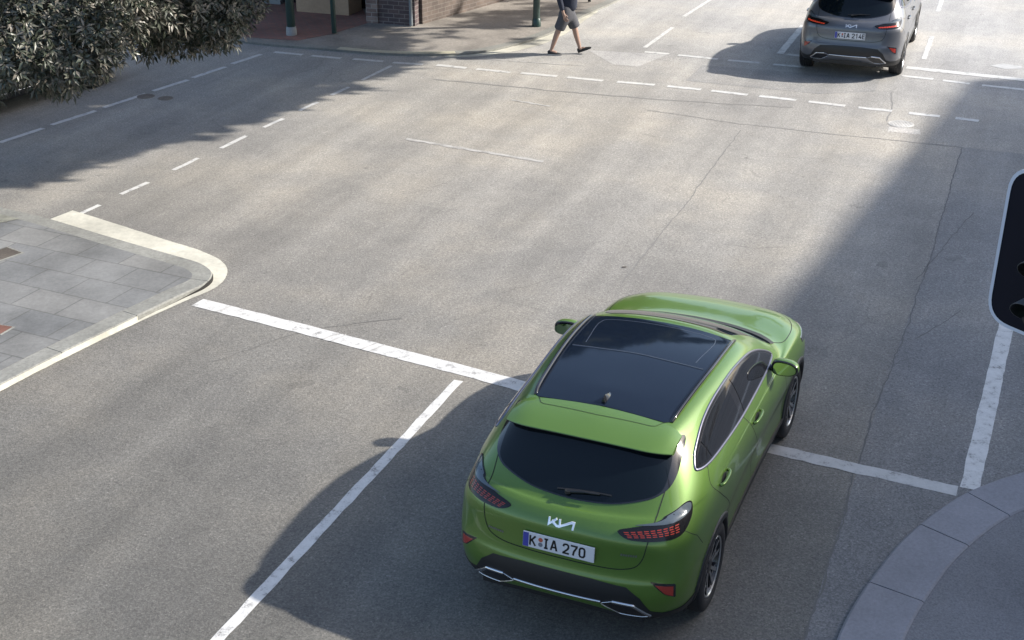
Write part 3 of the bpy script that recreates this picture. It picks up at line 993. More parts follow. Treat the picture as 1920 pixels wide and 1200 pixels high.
# ---------------------------------------------------------------- ground materials
def asphalt(name, dark, light, far=None, warm=0.0):
    m = mat(name, light, .82)
    t = NT(m)
    co = t.coord('Object')
    mp = t.n('ShaderNodeMapping'); mp.vector_type = 'POINT'
    mp.inputs['Rotation'].default_value = (0, 0, ROADROT)
    t.l(co, mp.inputs['Vector'])
    v = mp.outputs[0]
    sep = t.n('ShaderNodeSeparateXYZ'); t.l(v, sep.inputs[0])
    big = t.noise(v, .35, 5, .6)
    st = t.n('ShaderNodeMapping'); st.inputs['Scale'].default_value = (1.6, .10, 1)
    t.l(v, st.inputs['Vector'])
    streak = t.noise(st.outputs[0], 1.0, 5, .6)
    mid = t.noise(v, 3.2, 6, .65)
    fine = t.noise(v, 55, 3, .7)
    fine2 = t.noise(v, 30, 3, .65)
    grain = t.n('ShaderNodeTexVoronoi'); grain.inputs['Scale'].default_value = 85
    t.l(v, grain.inputs['Vector'])
    # light falling off towards the viewer, painted into the colour, ragged by noise
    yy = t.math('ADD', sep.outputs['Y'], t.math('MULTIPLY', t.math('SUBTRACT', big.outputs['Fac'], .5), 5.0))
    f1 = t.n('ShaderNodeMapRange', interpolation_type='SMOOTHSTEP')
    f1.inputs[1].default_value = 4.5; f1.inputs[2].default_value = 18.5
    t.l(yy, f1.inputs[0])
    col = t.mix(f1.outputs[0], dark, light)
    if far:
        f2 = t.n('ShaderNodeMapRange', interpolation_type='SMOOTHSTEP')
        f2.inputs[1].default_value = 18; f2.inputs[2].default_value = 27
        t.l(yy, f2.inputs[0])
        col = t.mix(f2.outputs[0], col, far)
    k = t.math('ADD', t.math('MULTIPLY', t.math('SUBTRACT', streak.outputs['Fac'], .5), .80), 1.0)
    k = t.math('MULTIPLY', k, t.math('ADD', t.math('MULTIPLY', t.math('SUBTRACT', mid.outputs['Fac'], .5), .38), 1.0))
    k = t.math('MULTIPLY', k, t.math('ADD', t.math('MULTIPLY', t.math('SUBTRACT', fine.outputs['Fac'], .5), 1.15), 1.0))
    k = t.math('MULTIPLY', k, t.math('ADD', t.math('MULTIPLY', t.math('SUBTRACT', fine2.outputs['Fac'], .5), .95), 1.0))
    sp = t.ramp(grain.outputs['Color'], [(0, (.66, .66, .66)), (.55, (.95, .95, .95)), (.85, (1.12, 1.12, 1.12)), (1, (1.5, 1.5, 1.5))])
    bl = t.ramp(big.outputs['Fac'], [(.30, (.80, .81, .835)), (.48, (.97, .97, .97)), (.68, (1.19, 1.145, 1.07))])
    col = t.mix(1.0, col, sp, 'MULTIPLY')
    col = t.mix(1.0, col, bl, 'MULTIPLY')
    kk = t.n('ShaderNodeCombineColor')
    for i in range(3): t.l(k, kk.inputs[i])
    col = t.mix(1.0, col, kk.outputs[0], 'MULTIPLY')
    # hairline cracks
    wv = t.noise(v, 1.3, 4, .6)
    vec = t.mix(.25, v, wv.outputs['Color'])
    vo = t.n('ShaderNodeTexVoronoi', feature='DISTANCE_TO_EDGE'); vo.inputs['Scale'].default_value = .42
    t.l(vec, vo.inputs['Vector'])
    ck = t.math('LESS_THAN', vo.outputs['Distance'], .0035)
    gate = t.math('GREATER_THAN', t.noise(v, .55, 2, .5).outputs['Fac'], .56)
    col = t.mix(t.math('MULTIPLY', t.math('MULTIPLY', ck, gate), .16), col, (.03, .03, .03))
    oil = t.noise(v, 2.1, 3, .5)
    oil2 = t.noise(v, .23, 2, .5)
    of = t.math('MULTIPLY', t.math('GREATER_THAN', oil.outputs['Fac'], .705), t.math('GREATER_THAN', oil2.outputs['Fac'], .5))
    col = t.mix(t.math('MULTIPLY', of, .22), col, (.03, .03, .028))
    t.l(col, t.b.inputs['Base Color'])
    t.bump(t.math('ADD', fine.outputs['Fac'], grain.outputs['Distance']), .35, .004)
    return m

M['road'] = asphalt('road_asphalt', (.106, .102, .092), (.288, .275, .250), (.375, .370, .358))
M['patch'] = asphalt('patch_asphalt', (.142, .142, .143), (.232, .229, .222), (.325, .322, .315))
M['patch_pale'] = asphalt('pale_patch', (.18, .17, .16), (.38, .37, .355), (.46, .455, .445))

def speckle(name, base, var, rough=.85, scale=30, stain=.35, bump=.2):
    m = mat(name, base, rough)
    t = NT(m)
    co = t.coord('Object')
    a = t.noise(co, scale, 4, .7)
    b = t.noise(co, 1.1, 5, .6)
    c1 = t.ramp(a.outputs['Fac'], [(.25, tuple(x * (1 - var) for x in base)), (.75, tuple(min(1, x * (1 + var)) for x in base))])
    c2 = t.ramp(b.outputs['Fac'], [(.3, (1 - stain,) * 3), (.6, (1.04,) * 3)])
    t.l(t.mix(1.0, c1, c2, 'MULTIPLY'), t.b.inputs['Base Color'])
    t.bump(a.outputs['Fac'], bump, .004)
    return m

M['kerb'] = speckle('kerb_concrete', (.215, .215, .195), .28, .85, 24, .3)
M['kerb_stone'] = speckle('kerb_stone', (.225, .225, .245), .16, .8, 45, .22)
M['inlay'] = speckle('island_asphalt', (.165, .165, .172), .4, .9, 70, .2, .4)
M['cream'] = speckle('cream_paint', (.42, .395, .30), .2, .6, 18, .22)
M['white_kerb'] = speckle('white_kerb_paint', (.52, .505, .43), .16, .6, 14, .32)
M['verge'] = speckle('mossy_verge', (.235, .235, .195), .35, .9, 12, .35)
M['paveconc'] = speckle('footpath_concrete', (.245, .225, .20), .28, .85, 22, .38)
M['dark'] = mat('inlet_dark', (.012, .011, .010), .9)

def paint_mat(name, col, wear, scale=9.0, low=(.17, .165, .155)):
    m = mat(name, col, .55)
    t = NT(m)
    co = t.coord('Object')
    a = t.noise(co, scale, 6, .7)
    b = t.noise(co, 70, 2, .7)
    f = t.math('ADD', t.math('MULTIPLY', a.outputs['Fac'], .75), t.math('MULTIPLY', b.outputs['Fac'], .25))
    c = t.ramp(f, [(max(0, .30 + wear - .05), low), (.36 + wear, tuple(x * .86 for x in col)), (.62, col)])
    t.l(c, t.b.inputs['Base Color'])
    return m
M['white'] = paint_mat('road_paint', (.57, .565, .545), .10)
M['white_worn_shaded'] = paint_mat('worn_shaded_road_paint', (.46, .455, .44), .10, 6)
M['ghost'] = paint_mat('ghost_paint', (.46, .45, .43), .14, 5, (.25, .24, .225))

def tiles(name, c1, c2, mortar, w, h, rot, msize=.012, stain=.3):
    m = mat(name, c1, .8)
    t = NT(m)
    co = t.coord('Object')
    mp = t.n('ShaderNodeMapping')
    mp.inputs['Rotation'].default_value = (0, 0, rot)
    t.l(co, mp.inputs['Vector'])
    br = t.n('ShaderNodeTexBrick')
    br.inputs['Scale'].default_value = 1.0
    br.inputs['Brick Width'].default_value = w
    br.inputs['Row Height'].default_value = h
    br.inputs['Mortar Size'].default_value = msize
    br.inputs['Color1'].default_value = (*c1, 1)
    br.inputs['Color2'].default_value = (*c2, 1)
    br.inputs['Mortar'].default_value = (*mortar, 1)
    t.l(mp.outputs[0], br.inputs['Vector'])
    a = t.noise(co, 26, 4, .7); b = t.noise(co, .9, 5, .65)
    x = t.ramp(a.outputs['Fac'], [(.25, (.8,) * 3), (.75, (1.15,) * 3)])
    y = t.ramp(b.outputs['Fac'], [(.3, (1 - stain,) * 3), (.62, (1.05,) * 3)])
    c = t.mix(1.0, br.outputs['Color'], x, 'MULTIPLY')
    t.l(t.mix(1.0, c, y, 'MULTIPLY'), t.b.inputs['Base Color'])
    t.bump(br.outputs['Fac'], -.3, .004)
    return m
M['pavers'] = tiles('slate_pavers', (.160, .165, .166), (.195, .195, .187), (.125, .125, .12), .62, .46, ROADROT + .05, .010, .42)
M['redpave'] = tiles('red_brick_paving', (.27, .125, .095), (.22, .105, .085), (.16, .12, .10), .22, .11, .5, .012, .3)

def wall_brick(name, c1, c2, mortar, rz):
    m = mat(name, c1, .85)
    t = NT(m)
    co = t.coord('Object')
    mp = t.n('ShaderNodeMapping')
    mp.vector_type = 'POINT'
    # wall plane: run along the wall -> x, height -> y
    r1 = t.n('ShaderNodeVectorRotate', rotation_type='Z_AXIS'); r1.inputs['Angle'].default_value = -rz
    t.l(co, r1.inputs['Vector'])
    sep = t.n('ShaderNodeSeparateXYZ'); t.l(r1.outputs[0], sep.inputs[0])
    cb = t.n('ShaderNodeCombineXYZ')
    t.l(t.math('ADD', sep.outputs['X'], sep.outputs['Y']), cb.inputs['X']); t.l(sep.outputs['Z'], cb.inputs['Y'])
    br = t.n('ShaderNodeTexBrick')
    br.inputs['Scale'].default_value = 1.0
    br.inputs['Brick Width'].default_value = .24
    br.inputs['Row Height'].default_value = .086
    br.inputs['Mortar Size'].default_value = .008
    br.inputs['Color1'].default_value = (*c1, 1); br.inputs['Color2'].default_value = (*c2, 1); br.inputs['Mortar'].default_value = (*mortar, 1)
    t.l(cb.outputs[0], br.inputs['Vector'])
    a = t.noise(co, 3, 5, .7)
    x = t.ramp(a.outputs['Fac'], [(.3, (.65,) * 3), (.7, (1.2,) * 3)])
    t.l(t.mix(1.0, br.outputs['Color'], x, 'MULTIPLY'), t.b.inputs['Base Color'])
    t.bump(br.outputs['Fac'], -.5, .006)
    return m

# ---------------------------------------------------------------- flat sheets
def struct(o):
    o['kind'] = 'structure'
    return o

def sheet(name, poly, z, material, parent=None):
    bm = bmesh.new()
    vs = [bm.verts.new((p[0], p[1], z)) for p in poly]
    f = bm.faces.new(vs)
    if f.normal.z < 0: f.normal_flip()
    bmesh.ops.triangulate(bm, faces=[f])
    o = bm_obj(name, bm, material, parent)
    o.data.update()
    return o

def slab(name, poly, z0, z1, material):
    bm = bmesh.new()
    lo = [bm.verts.new((p[0], p[1], z0)) for p in poly]
    hi = [bm.verts.new((p[0], p[1], z1)) for p in poly]
    n = len(poly)
    f = bm.faces.new(hi)
    for i in range(n): bm.faces.new((lo[i], lo[(i + 1) % n], hi[(i + 1) % n], hi[i]))
    bmesh.ops.triangulate(bm, faces=[f])
    return bm_obj(name, bm, material)

def offset_path(path, d):
    P = [Vector(p[:2]) for p in path]
    out = []
    for i, p in enumerate(P):
        a = (p - P[i - 1]).normalized() if i else (P[1] - p).normalized()
        b = (P[i + 1] - p).normalized() if i < len(P) - 1 else a
        t = (a + b)
        if t.length < 1e-6: t = a
        t.normalize()
        nn = Vector((-t.y, t.x))
        k = 1 / max(.5, nn.dot(Vector((-a.y, a.x))))
        dd = d[i] if hasattr(d, '__len__') else d
        out.append(p + nn * dd * k)
    return out

def strip(name, path, d0, d1, z, material, jag=0.0):
    A, B = offset_path(path, d0), offset_path(path, d1)
    vs = [(p.x, p.y, z) for p in A] + [(p.x, p.y, z) for p in B]
    n = len(path)
    if jag:
        vs = [(x + RND.uniform(-jag, jag), y + RND.uniform(-jag, jag), q) for x, y, q in vs]
    fs = [(i, i + 1, n + i + 1, n + i) for i in range(n - 1)]
    o = mesh_obj(name, vs, fs, material, None, False)
    bm = bmesh.new(); bm.from_mesh(o.data)
    for f in bm.faces:
        f.normal_update()
        if f.normal.z < 0: f.normal_flip()
    bm.to_mesh(o.data); bm.free()
    return o

def line(name, a, b, w, z=.004, material=None, jag=.006):
    """painted line with slightly ragged edges"""
    return struct(strip(name, resample([a, b], .12), -w / 2, w / 2, z, material or M['white'], jag))

struct(sheet('ground', [(-160, -60), (160, -60), (160, 240), (-160, 240)], -.012, M['inlay']))
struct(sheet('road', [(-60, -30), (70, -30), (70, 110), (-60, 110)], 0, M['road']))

# patches of newer and older surfacing
Z1, Z2 = .004, .008
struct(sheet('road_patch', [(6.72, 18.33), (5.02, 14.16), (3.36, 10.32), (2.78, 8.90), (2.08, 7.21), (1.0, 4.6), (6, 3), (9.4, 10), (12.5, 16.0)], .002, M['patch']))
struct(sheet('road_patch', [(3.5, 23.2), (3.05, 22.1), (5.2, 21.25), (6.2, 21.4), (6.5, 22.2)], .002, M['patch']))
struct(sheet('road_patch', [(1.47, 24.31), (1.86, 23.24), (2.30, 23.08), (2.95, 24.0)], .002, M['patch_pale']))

def seam(path, w=.022, wob=.012, m='tar'):
    pts = []
    wx = wy = 0.0
    for p in resample(path, .07):
        wx += RND.gauss(0, wob * .5) - wx * .2; wy += RND.gauss(0, wob * .5) - wy * .2
        pts.append((p[0] + wx, p[1] + wy))
    struct(strip('road_seam', pts, -w / 2, [w / 2 * RND.uniform(.4, 1.3) for _ in pts], .003, M[m], .003))
M['tar_mid'] = mat('worn_joint', (.16, .157, .15), .85)
M['tar_far'] = mat('old_joint', (.205, .20, .19), .85)
M['tar'] = mat('tar_joint', (.115, .112, .107), .85)
seam([(6.72, 18.33), (5.02, 14.16), (3.36, 10.32), (2.78, 8.90), (2.08, 7.21), (1.6, 6.0)], .014)
seam([(3.56, 19.19), (2.24, 15.78), (1.28, 13.36)], .013, .010, 'tar_mid')
seam([(2.2, 20.3), (3.6, 19.5), (5.2, 18.9), (6.72, 18.33)], .02, .012, 'tar_far')
seam([(6.5, 21.4), (6.16, 20.2), (5.93, 19.65)], .02, .01, 'tar_far')
seam([(-1.4, 22.2), (1.5, 21.2), (4.6, 20.4)], .05, .02, 'tar_far')
seam([(6.0, 15.6), (4.6, 13.4)], .012)
seam([(4.9, 12.6), (4.2, 11.9)], .012)
for k in range(14):
    u = RND.uniform(-2, 6.5); v0 = RND.uniform(19, 31)
    a = RT * (u + 1.5) + FW * v0
    seam([tuple(a), tuple(a + FW * RND.uniform(1.5, 5) + RT * RND.uniform(-.1, .1))], .022, .006, 'tar_far')
seam([(-3.0, 11.4), (-2.2, 12.1), (-1.2, 12.4)], .012, .02)

# painted markings
def dashes(name, pairs, w, m=None):
    for a, b in pairs: line(name, a, b, w, Z1, m)
near = [(-2.2, 23.38), (-1.63, 23.23), (-1.38, 23.20), (-.83, 22.98), (-.64, 22.91), (-.03, 22.67), (.16, 22.63), (.80, 22.40), (.98, 22.33), (1.60, 22.10), (1.84, 22.03), (2.48, 21.82), (2.69, 21.74), (3.24, 21.52), (3.42, 21.45), (3.99, 21.19), (4.18, 21.12), (4.75, 20.87), (4.94, 20.78), (5.49, 20.52), (5.68, 20.43), (6.18, 20.23), (6.42, 20.11), (6.87, 19.92), (7.09, 19.83), (7.41, 19.67)]
dashes('crossing_dash', zip(near[::2], near[1::2]), .125)
farx = [(-4.53, 24.17), (-3.96, 23.97), (-3.78, 23.89), (-3.2, 23.69), (-2.97, 23.64), (-2.39, 23.46), (2.53, 24.19), (2.97, 24.03), (3.13, 23.94), (3.84, 23.63), (4.02, 23.55), (4.58, 23.36), (4.8, 23.25), (5.35, 23.03), (6.94, 22.43), (7.44, 22.20), (7.58, 22.12), (7.98, 21.90), (8.16, 21.80), (8.90, 21.47), (9.15, 21.36), (9.8, 21.07)]
dashes('crossing_dash', zip(farx[::2], farx[1::2]), .115)
ln = [(-2.21, 23.14), (-2.64, 22.14), (-2.82, 21.68), (-3.06, 21.17), (-3.23, 20.75), (-3.46, 20.25), (-3.65, 19.8), (-3.88, 19.33), (-4.07, 18.89), (-4.33, 18.28), (-4.57, 17.81), (-4.80, 17.28), (-5.03, 16.76), (-5.27, 16.28), (-5.44, 15.87), (-5.60, 15.54)]
dashes('crossing_dash', zip(ln[::2], ln[1::2]), .075)
lf = [(-4.75, 24.0), (-5.15, 23.28), (-5.23, 23.06), (-5.66, 22.30), (-5.71, 22.15), (-6.14, 21.43), (-6.22, 21.25), (-6.70, 20.42), (-6.77, 20.24), (-7.24, 19.46), (-7.31, 19.28), (-7.75, 18.52), (-7.83, 18.35), (-8.3, 17.5)]
dashes('crossing_dash', zip(lf[::2], lf[1::2]), .10)
# stop lines
stop = [(-3.47, 12.81), (-2.4, 12.24), (-1.3, 11.64), (-.22, 11.055), (.17, 10.83), (1.2, 10.29), (2.3, 9.715), (3.0, 9.38), (3.73, 9.04)]
sp_ = resample(stop[:5], .1)
struct(strip('stop_line', sp_, -.098, .098, Z1, M['white'], .006))
struct(strip('stop_line', resample(stop[4:], .1), -.082, .082, Z1, M['white_worn_shaded'], .008))  # duller paint on this half stands in for the shade there
for u in (.13, .52, .56, .66, .70):
    i = int(u * len(sp_) * .82)
    a = Vector(sp_[i]); d = (Vector(sp_[i + 1]) - a).normalized(); n_ = Vector((-d.y, d.x))
    struct(strip('road_seam', [tuple(a - n_ * .10 - d * .03), tuple(a), tuple(a + n_ * .10 + d * .03)], -.008, .008, Z2, M['white_worn_shaded'], .003))
line('stop_line', (7.19, 23.02), (9.9, 21.74), .20)
line('stop_line', (5.2, 23.98), (6.1, 23.55), .14, Z1, M['white_worn_shaded'])
# lane lines
line('lane_line', (-.52, 10.99), (-3.2, 4.35), .098)
line('edge_line', (3.84, 9.07), (6.2, 14.35), .155)
line('lane_line', (5.08, 24.05), (6.02, 26.45), .13)
line('lane_line', (7.68, 23.62), (8.38, 25.46), .09)
line('lane_line', (2.56, 24.53), (3.30, 26.27), .085)
line('lane_line', (3.64, 27.27), (4.72, 29.6), .085)
line('lane_line', (9.2, 27.8), (10.1, 30.2), .09)
line('worn_marking', (-1.62, 18.75), (.46, 17.64), .085, Z1, M['ghost'], .02)
line('worn_marking', (0, 20.9), (.61, 20.49), .06, Z1, M['ghost'], .02)
line('worn_marking', (-1.0, 23.75), (1.3, 23.15), .05, Z1, M['ghost'], .02)
struct(sheet('worn_marking', [(8.75, 23.15), (8.95, 22.9), (9.25, 22.92), (9.32, 23.1), (9.05, 23.3), (8.9, 23.22)], Z1, M['white_worn_shaded']))

# ---------------------------------------------------------------- pavements
# near left corner
KL = smooth_path([(-17, 21.9), (-10.5, 18.3), (-6.60, 15.76), (-5.90, 15.38), (-4.93, 14.75), (-4.35, 14.38), (-3.93, 14.12), (-3.55, 13.86), (-3.36, 13.60), (-3.31, 13.35), (-3.37, 13.12), (-3.53, 12.88), (-4.04, 12.07), (-4.55, 11.22), (-4.86, 10.66), (-7.6, 5.7), (-13, -4.0)], 8)
KLi = [tuple(p) for p in offset_path(KL, -.10)]
H = .06
struct(slab('pavement', [tuple(p) for p in offset_path(KL, -.34)] + [(-40, -4), (-40, 22)], -.01, H + .002, M['pavers']))
bm = bmesh.new()
A, B = offset_path(KL, -.115), offset_path(KL, -.345)
acc = 0; start = 0
segs = []
for i in range(1, len(KL)):
    acc += (A[i] - A[i - 1]).length
    if acc > .95 or i == len(KL) - 1:
        segs.append((start, i)); start = i; acc = 0
for s0, s1 in segs:
    rows_ = []
    for i in range(s0, s1 + 1):
        t0 = (A[min(i + 1, len(A) - 1)] - A[max(i - 1, 0)]).normalized() * (.004 if i == s0 else (-.004 if i == s1 else 0))
        rows_.append([bm.verts.new((p.x + t0.x, p.y + t0.y, z)) for p, z in ((A[i], -.01), (A[i], H - .015), (A[i].lerp(B[i], .07), H), (B[i], H), (B[i], -.01))])
    for a, b in zip(rows_, rows_[1:]):
        for q in range(4): bm.faces.new((a[q], a[q + 1], b[q + 1], b[q]))
    bm.faces.new(rows_[0]); bm.faces.new(rows_[-1][::-1])
struct(bm_obj('kerb', bm, M['kerb']))
# painted gutter: broad and white on the far side, thin and cream on the near side
gp = [p for p in KL if p[0] > -5.97 or p[1] < 12]
wd = [float(np.interp(p[1], [11.0, 12.2, 12.9, 13.3, 13.5, 13.85, 14.1, 14.7, 15.4], [-.092, -.075, -.04, -.005, .03, .15, .24, .29, .33])) for p in gp]
struct(strip('painted_gutter', gp, [-.112] * len(gp), wd, .0058, M['white_kerb'], .003))
vs, fs = [], []
gf = [p for p in offset_path(KL, -.1125) if p.y < 12.42]
for p in gf: vs += [(p.x, p.y, 0), (p.x, p.y, H - .008)]
for q in range(len(gf) - 1): fs.append((2 * q, 2 * q + 2, 2 * q + 3, 2 * q + 1))
struct(mesh_obj('painted_kerb', vs, fs, M['white_kerb'], None, False))
# drain inlet in the kerb face
di = [i for i, p in enumerate(KL) if 12.40 < p[1] < 13.75 and p[0] > -4.3]
vs, fs = [], []
O_ = offset_path(KL, -.110)
for k, i in enumerate(di):
    u = k / (len(di) - 1)
    hh = .058 * min(1, u * 3.5) * min(1, (1 - u) * 2.2)
    vs += [(O_[i].x, O_[i].y, .003), (O_[i].x, O_[i].y, max(.006, hh))]
for k in range(len(di) - 1): fs.append((2 * k, 2 * k + 2, 2 * k + 3, 2 * k + 1))
tag(mesh_obj('drain_inlet', vs, fs, M['dark'], None, False), 'long black drain inlet slot in the kerb of the left corner', 'drain')
struct(sheet('verge', [(-6.25, 15.20), (-6.55, 15.36), (-9.6, 17.1), (-17.0, 21.2), (-17.2, 20.7), (-10.2, 16.9), (-7.2, 15.25), (-6.6, 14.95)], H + .008, M['verge']))

def cover(name, pts, z, mats_, label, cat, ribs=5):
    """rectangular metal cover: frame and grid bars"""
    P = [Vector((*p, z)) for p in pts]
    e = empty(name, tuple(sum(P, Vector()) / 4))
    tag(e, label, cat)
    c = sum(P, Vector()) / 4
    bm = bmesh.new()
    v = [bm.verts.new(p - c) for p in P]
    v2 = [bm.verts.new((p - c) * .86 + Vector((0, 0, .004))) for p in P]
    for i in range(4): bm.faces.new((v[i], v[(i + 1) % 4], v2[(i + 1) % 4], v2[i]))
    bm_obj('frame', bm, mats_[0], e)
    bm = bmesh.new()
    for k in range(ribs):
        a0, a1 = (k + .12) / ribs, (k + .88) / ribs
        q = [((P[0] - c) * .86).lerp((P[1] - c) * .86, a) for a in (a0, a1)] + [((P[3] - c) * .86).lerp((P[2] - c) * .86, a) for a in (a1, a0)]
        bm.faces.new([bm.verts.new(x + Vector((0, 0, .005))) for x in q])
    bm.faces.new([bm.verts.new((p - c) * .86 + Vector((0, 0, .001))) for p in P])
    bm_obj('grating', bm, mats_[1], e)
    return e
M['iron'] = speckle('cast_iron', (.10, .085, .07), .3, .7, 30)
M['rust'] = speckle('rusty_iron', (.16, .075, .055), .3, .8, 30)
cover('drain_cover', [(-6.30, 13.98), (-6.02, 13.80), (-5.80, 14.08), (-6.08, 14.28)], H + .006, (M['kerb'], M['iron']), 'brown rectangular metal cover set in the grey pavers of the left corner', 'cover')
cover('drain_cover', [(-5.62, 11.95), (-5.28, 11.86), (-5.20, 12.06), (-5.55, 12.17)], H + .006, (M['kerb'], M['rust']), 'dark red metal cover in the pavers nearest the left edge', 'cover')

def manhole(x, y, r, m, label):
    bm = bmesh.new()
    lathe(bm, [(.003, r), (.006, r * .98), (.006, r * .90), (.0045, r * .89), (.0045, r * .86), (.007, r * .85), (.007, .001)], 40, 'Z')
    for k in range(7):
        for q in range(7):
            px, py = (k - 3) * r * .24, (q - 3) * r * .24
            if math.hypot(px, py) < r * .78: box(bm, (px, py, .008), (r * .12, r * .12, .004))
    o = bm_obj('manhole_cover', bm, m)
    o.location = (x, y, 0)
    return tag(o, label, 'manhole cover')
M['pale_iron'] = speckle('dusty_iron', (.50, .485, .455), .2, .7, 30)
M['brown_iron'] = speckle('brown_iron', (.19, .16, .13), .3, .7, 30)
manhole(6.13, 19.51, .20, M['pale_iron'], 'pale round manhole cover by the right end of the dashed crossing line')
manhole(-6.18, 21.1, .15, M['brown_iron'], 'brown round manhole cover in the shaded lane, closer to the dashed white line')
manhole(-5.82, 20.98, .13, M['brown_iron'], 'smaller brown manhole cover in the shaded lane, further from the dashed line')
struct(sheet('road_patch', [(5.82, 19.12), (6.28, 18.95), (6.34, 19.22), (5.9, 19.38)], .002, M['patch_pale']))

# right corner island with broad stone kerb
KR = smooth_path([(9.5, 11.0), (6.6, 10.05), (5.2, 9.57), (4.38, 9.28), (4.06, 9.13), (3.67, 8.88), (3.12, 8.36), (2.76, 7.90), (2.49, 7.50), (2.28, 7.12), (1.95, 6.3), (1.7, 5.0), (1.5, 2.0)], 8)
Ho = .05
struct(slab('pavement', [tuple(p) for p in offset_path(KR, .40)] + [(16, -2), (24, 12)], -.01, Ho - .012, M['inlay']))
bm = bmesh.new()
A, B = offset_path(KR, 0), offset_path(KR, .42)
acc = 0; start = 0; segs = []
for i in range(1, len(KR)):
    acc += (A[i] - A[i - 1]).length
    if acc > (.78, .62, .9)[len(segs) % 3] or i == len(KR) - 1:
        segs.append((start, i)); start = i; acc = 0
for s0, s1 in segs:
    rows_ = []
    dz = RND.uniform(-.003, .003)
    for i in range(s0, s1 + 1):
        t0 = (A[min(i + 1, len(A) - 1)] - A[max(i - 1, 0)]).normalized() * (.005 if i == s0 else (-.005 if i == s1 else 0))
        rows_.append([bm.verts.new((p.x + t0.x, p.y + t0.y, z)) for p, z in ((A[i], -.01), (A[i], Ho - .012 + dz), (A[i].lerp(B[i], .04), Ho + dz), (A[i].lerp(B[i], .96), Ho + dz), (B[i], Ho - .008), (B[i], -.01))])
    for a, b in zip(rows_, rows_[1:]):
        for q in range(5): bm.faces.new((a[q], a[q + 1], b[q + 1], b[q]))
    bm.faces.new(rows_[0]); bm.faces.new(rows_[-1][::-1])
struct(bm_obj('kerb', bm, M['kerb_stone']))

# far corner
KF = smooth_path([(-22, 31.5), (-12, 27.6), (-7, 25.6), (-5.45, 24.98), (-4.77, 24.68), (-3.47, 24.27), (-2.62, 23.98), (-1.61, 23.86), (-.75, 24.0), (-.10, 24.50), (.68, 25.49), (1.52, 27.25), (2.45, 29.02), (8.5, 44)], 8)
Hf = .035
struct(slab('pavement', [tuple(p) for p in offset_path(KF, .20)] + [(-4, 60), (-30, 50)], -.01, Hf, M['paveconc']))
struct(strip('kerb', KF, .0, .21, Hf + .004, M['kerb'], 0))
vs, fs = [], []
for p in KF: vs += [(p[0], p[1], 0), (p[0], p[1], Hf + .004)]
for k in range(len(KF) - 1): fs.append((2 * k, 2 * k + 2, 2 * k + 3, 2 * k + 1))
struct(mesh_obj('kerb', vs, fs, M['kerb'], None, False))
seg_ = [p for p in KF if -3.4 < p[0] < -1.0 and p[1] < 26]
struct(strip('painted_kerb', seg_, .01, .20, Hf + .008, M['cream'], .01))
seg_ = [p for p in KF if -1.3 < p[0] < 1.9 and p[1] < 28]
struct(strip('painted_gutter', seg_, [-.05 - .26 * math.sin(3.14 * min(1, max(0, (i + 1) / len(seg_)))) for i in range(len(seg_))], -.004, Z1, M['white_kerb'], .015))
struct(sheet('brick_paving', [(-12, 28.3), (-7, 26.0), (-5.3, 25.25), (-4.2, 24.95), (-3.6, 25.5), (-2.95, 26.55), (-3.3, 28.2), (-12, 32)], Hf + .004, M['redpave']))

# ---------------------------------------------------------------- far corner building
bb = empty('brick_building', (-2.0, 26.25, 0))
tag(bb, 'brown brick corner building with tan column and dark shopfront behind the green poles', 'building')
WA = Vector((-1.98, 26.22)); WB = Vector((2.6, 32.66))
dW = (WB - WA).normalized(); rW = math.atan2(dW.y, dW.x)
M['brick_side'] = wall_brick('brown_brick', (.135, .105, .088), (.10, .08, .07), (.16, .14, .125), rW)
M['brick_front'] = wall_brick('purple_brick', (.12, .085, .085), (.085, .065, .07), (.20, .18, .17), -.33)
M['brick_pale'] = wall_brick('mottled_brick', (.30, .23, .20), (.15, .10, .09), (.32, .29, .27), -.33)
M['tan_stone'] = speckle('tan_render', (.40, .285, .19), .12, .8, 20, .2)
M['shop_dark'] = mat('shop_glass', (.012, .013, .016), .08, 0, .4)
M['steel_grey'] = mat('painted_steel', (.22, .25, .27), .4, .2)
M['upper'] = speckle('upper_render', (.34, .30, .26), .1, .85, 14, .2)
O = bb.location
def bpart(name, bm, m, **k):
    o = bm_obj(name, bm, m, bb, **k)
    o.matrix_parent_inverse = Matrix.Translation(-O)
    return o
def wallbox(bm, a, b, th, z0, z1, side=1, mi=0):
    a, b = Vector(a), Vector(b)
    d = (b - a); L = d.length; ang = math.atan2(d.y, d.x)
    n_ = Vector((-d.y, d.x)).normalized() * th / 2 * side
    c = (a + b) / 2 + n_
    box(bm, (c.x, c.y, (z0 + z1) / 2), (L, th, z1 - z0), mi, ang)
HB = 7.0
bm = bmesh.new(); wallbox(bm, WA + dW * .24, WB, .30, .0, HB, 1); bpart('side_wall', bm, M['brick_side'])
FA = Vector((-2.98, 26.56))
fd = (WA - FA).normalized()
bm = bmesh.new(); wallbox(bm, FA + fd * .02, WA, .46, .0, HB, 1); bpart('corner_pier', bm, M['brick_front'])
bm = bmesh.new(); wallbox(bm, FA - fd * .02, FA + fd * .24, .20, .0, HB, -1 if False else 1)
o = bpart('pier_return', bm, M['brick_pale']); o.location = (-.012, -.035, 0)
bm = bmesh.new(); tube(bm, [(-2.06, 26.17, .06), (-2.06, 26.17, HB)], .035, 10); tube(bm, [(-2.06, 26.17, 1.5), (-2.06, 26.17, 1.56)], .05, 10); bpart('drainpipe', bm, M['steel_grey'], smooth=True, angle=50)
bm = bmesh.new(); wallbox(bm, (-4.62, 27.62), (-3.45, 27.20), .62, .0, 3.3, 1); bpart('column', bm, M['tan_stone'])
bm = bmesh.new(); wallbox(bm, (-3.9, 28.2), (-2.7, 27.75), .1, .0, 3.3, 1); bpart('doorway', bm, M['shop_dark'])
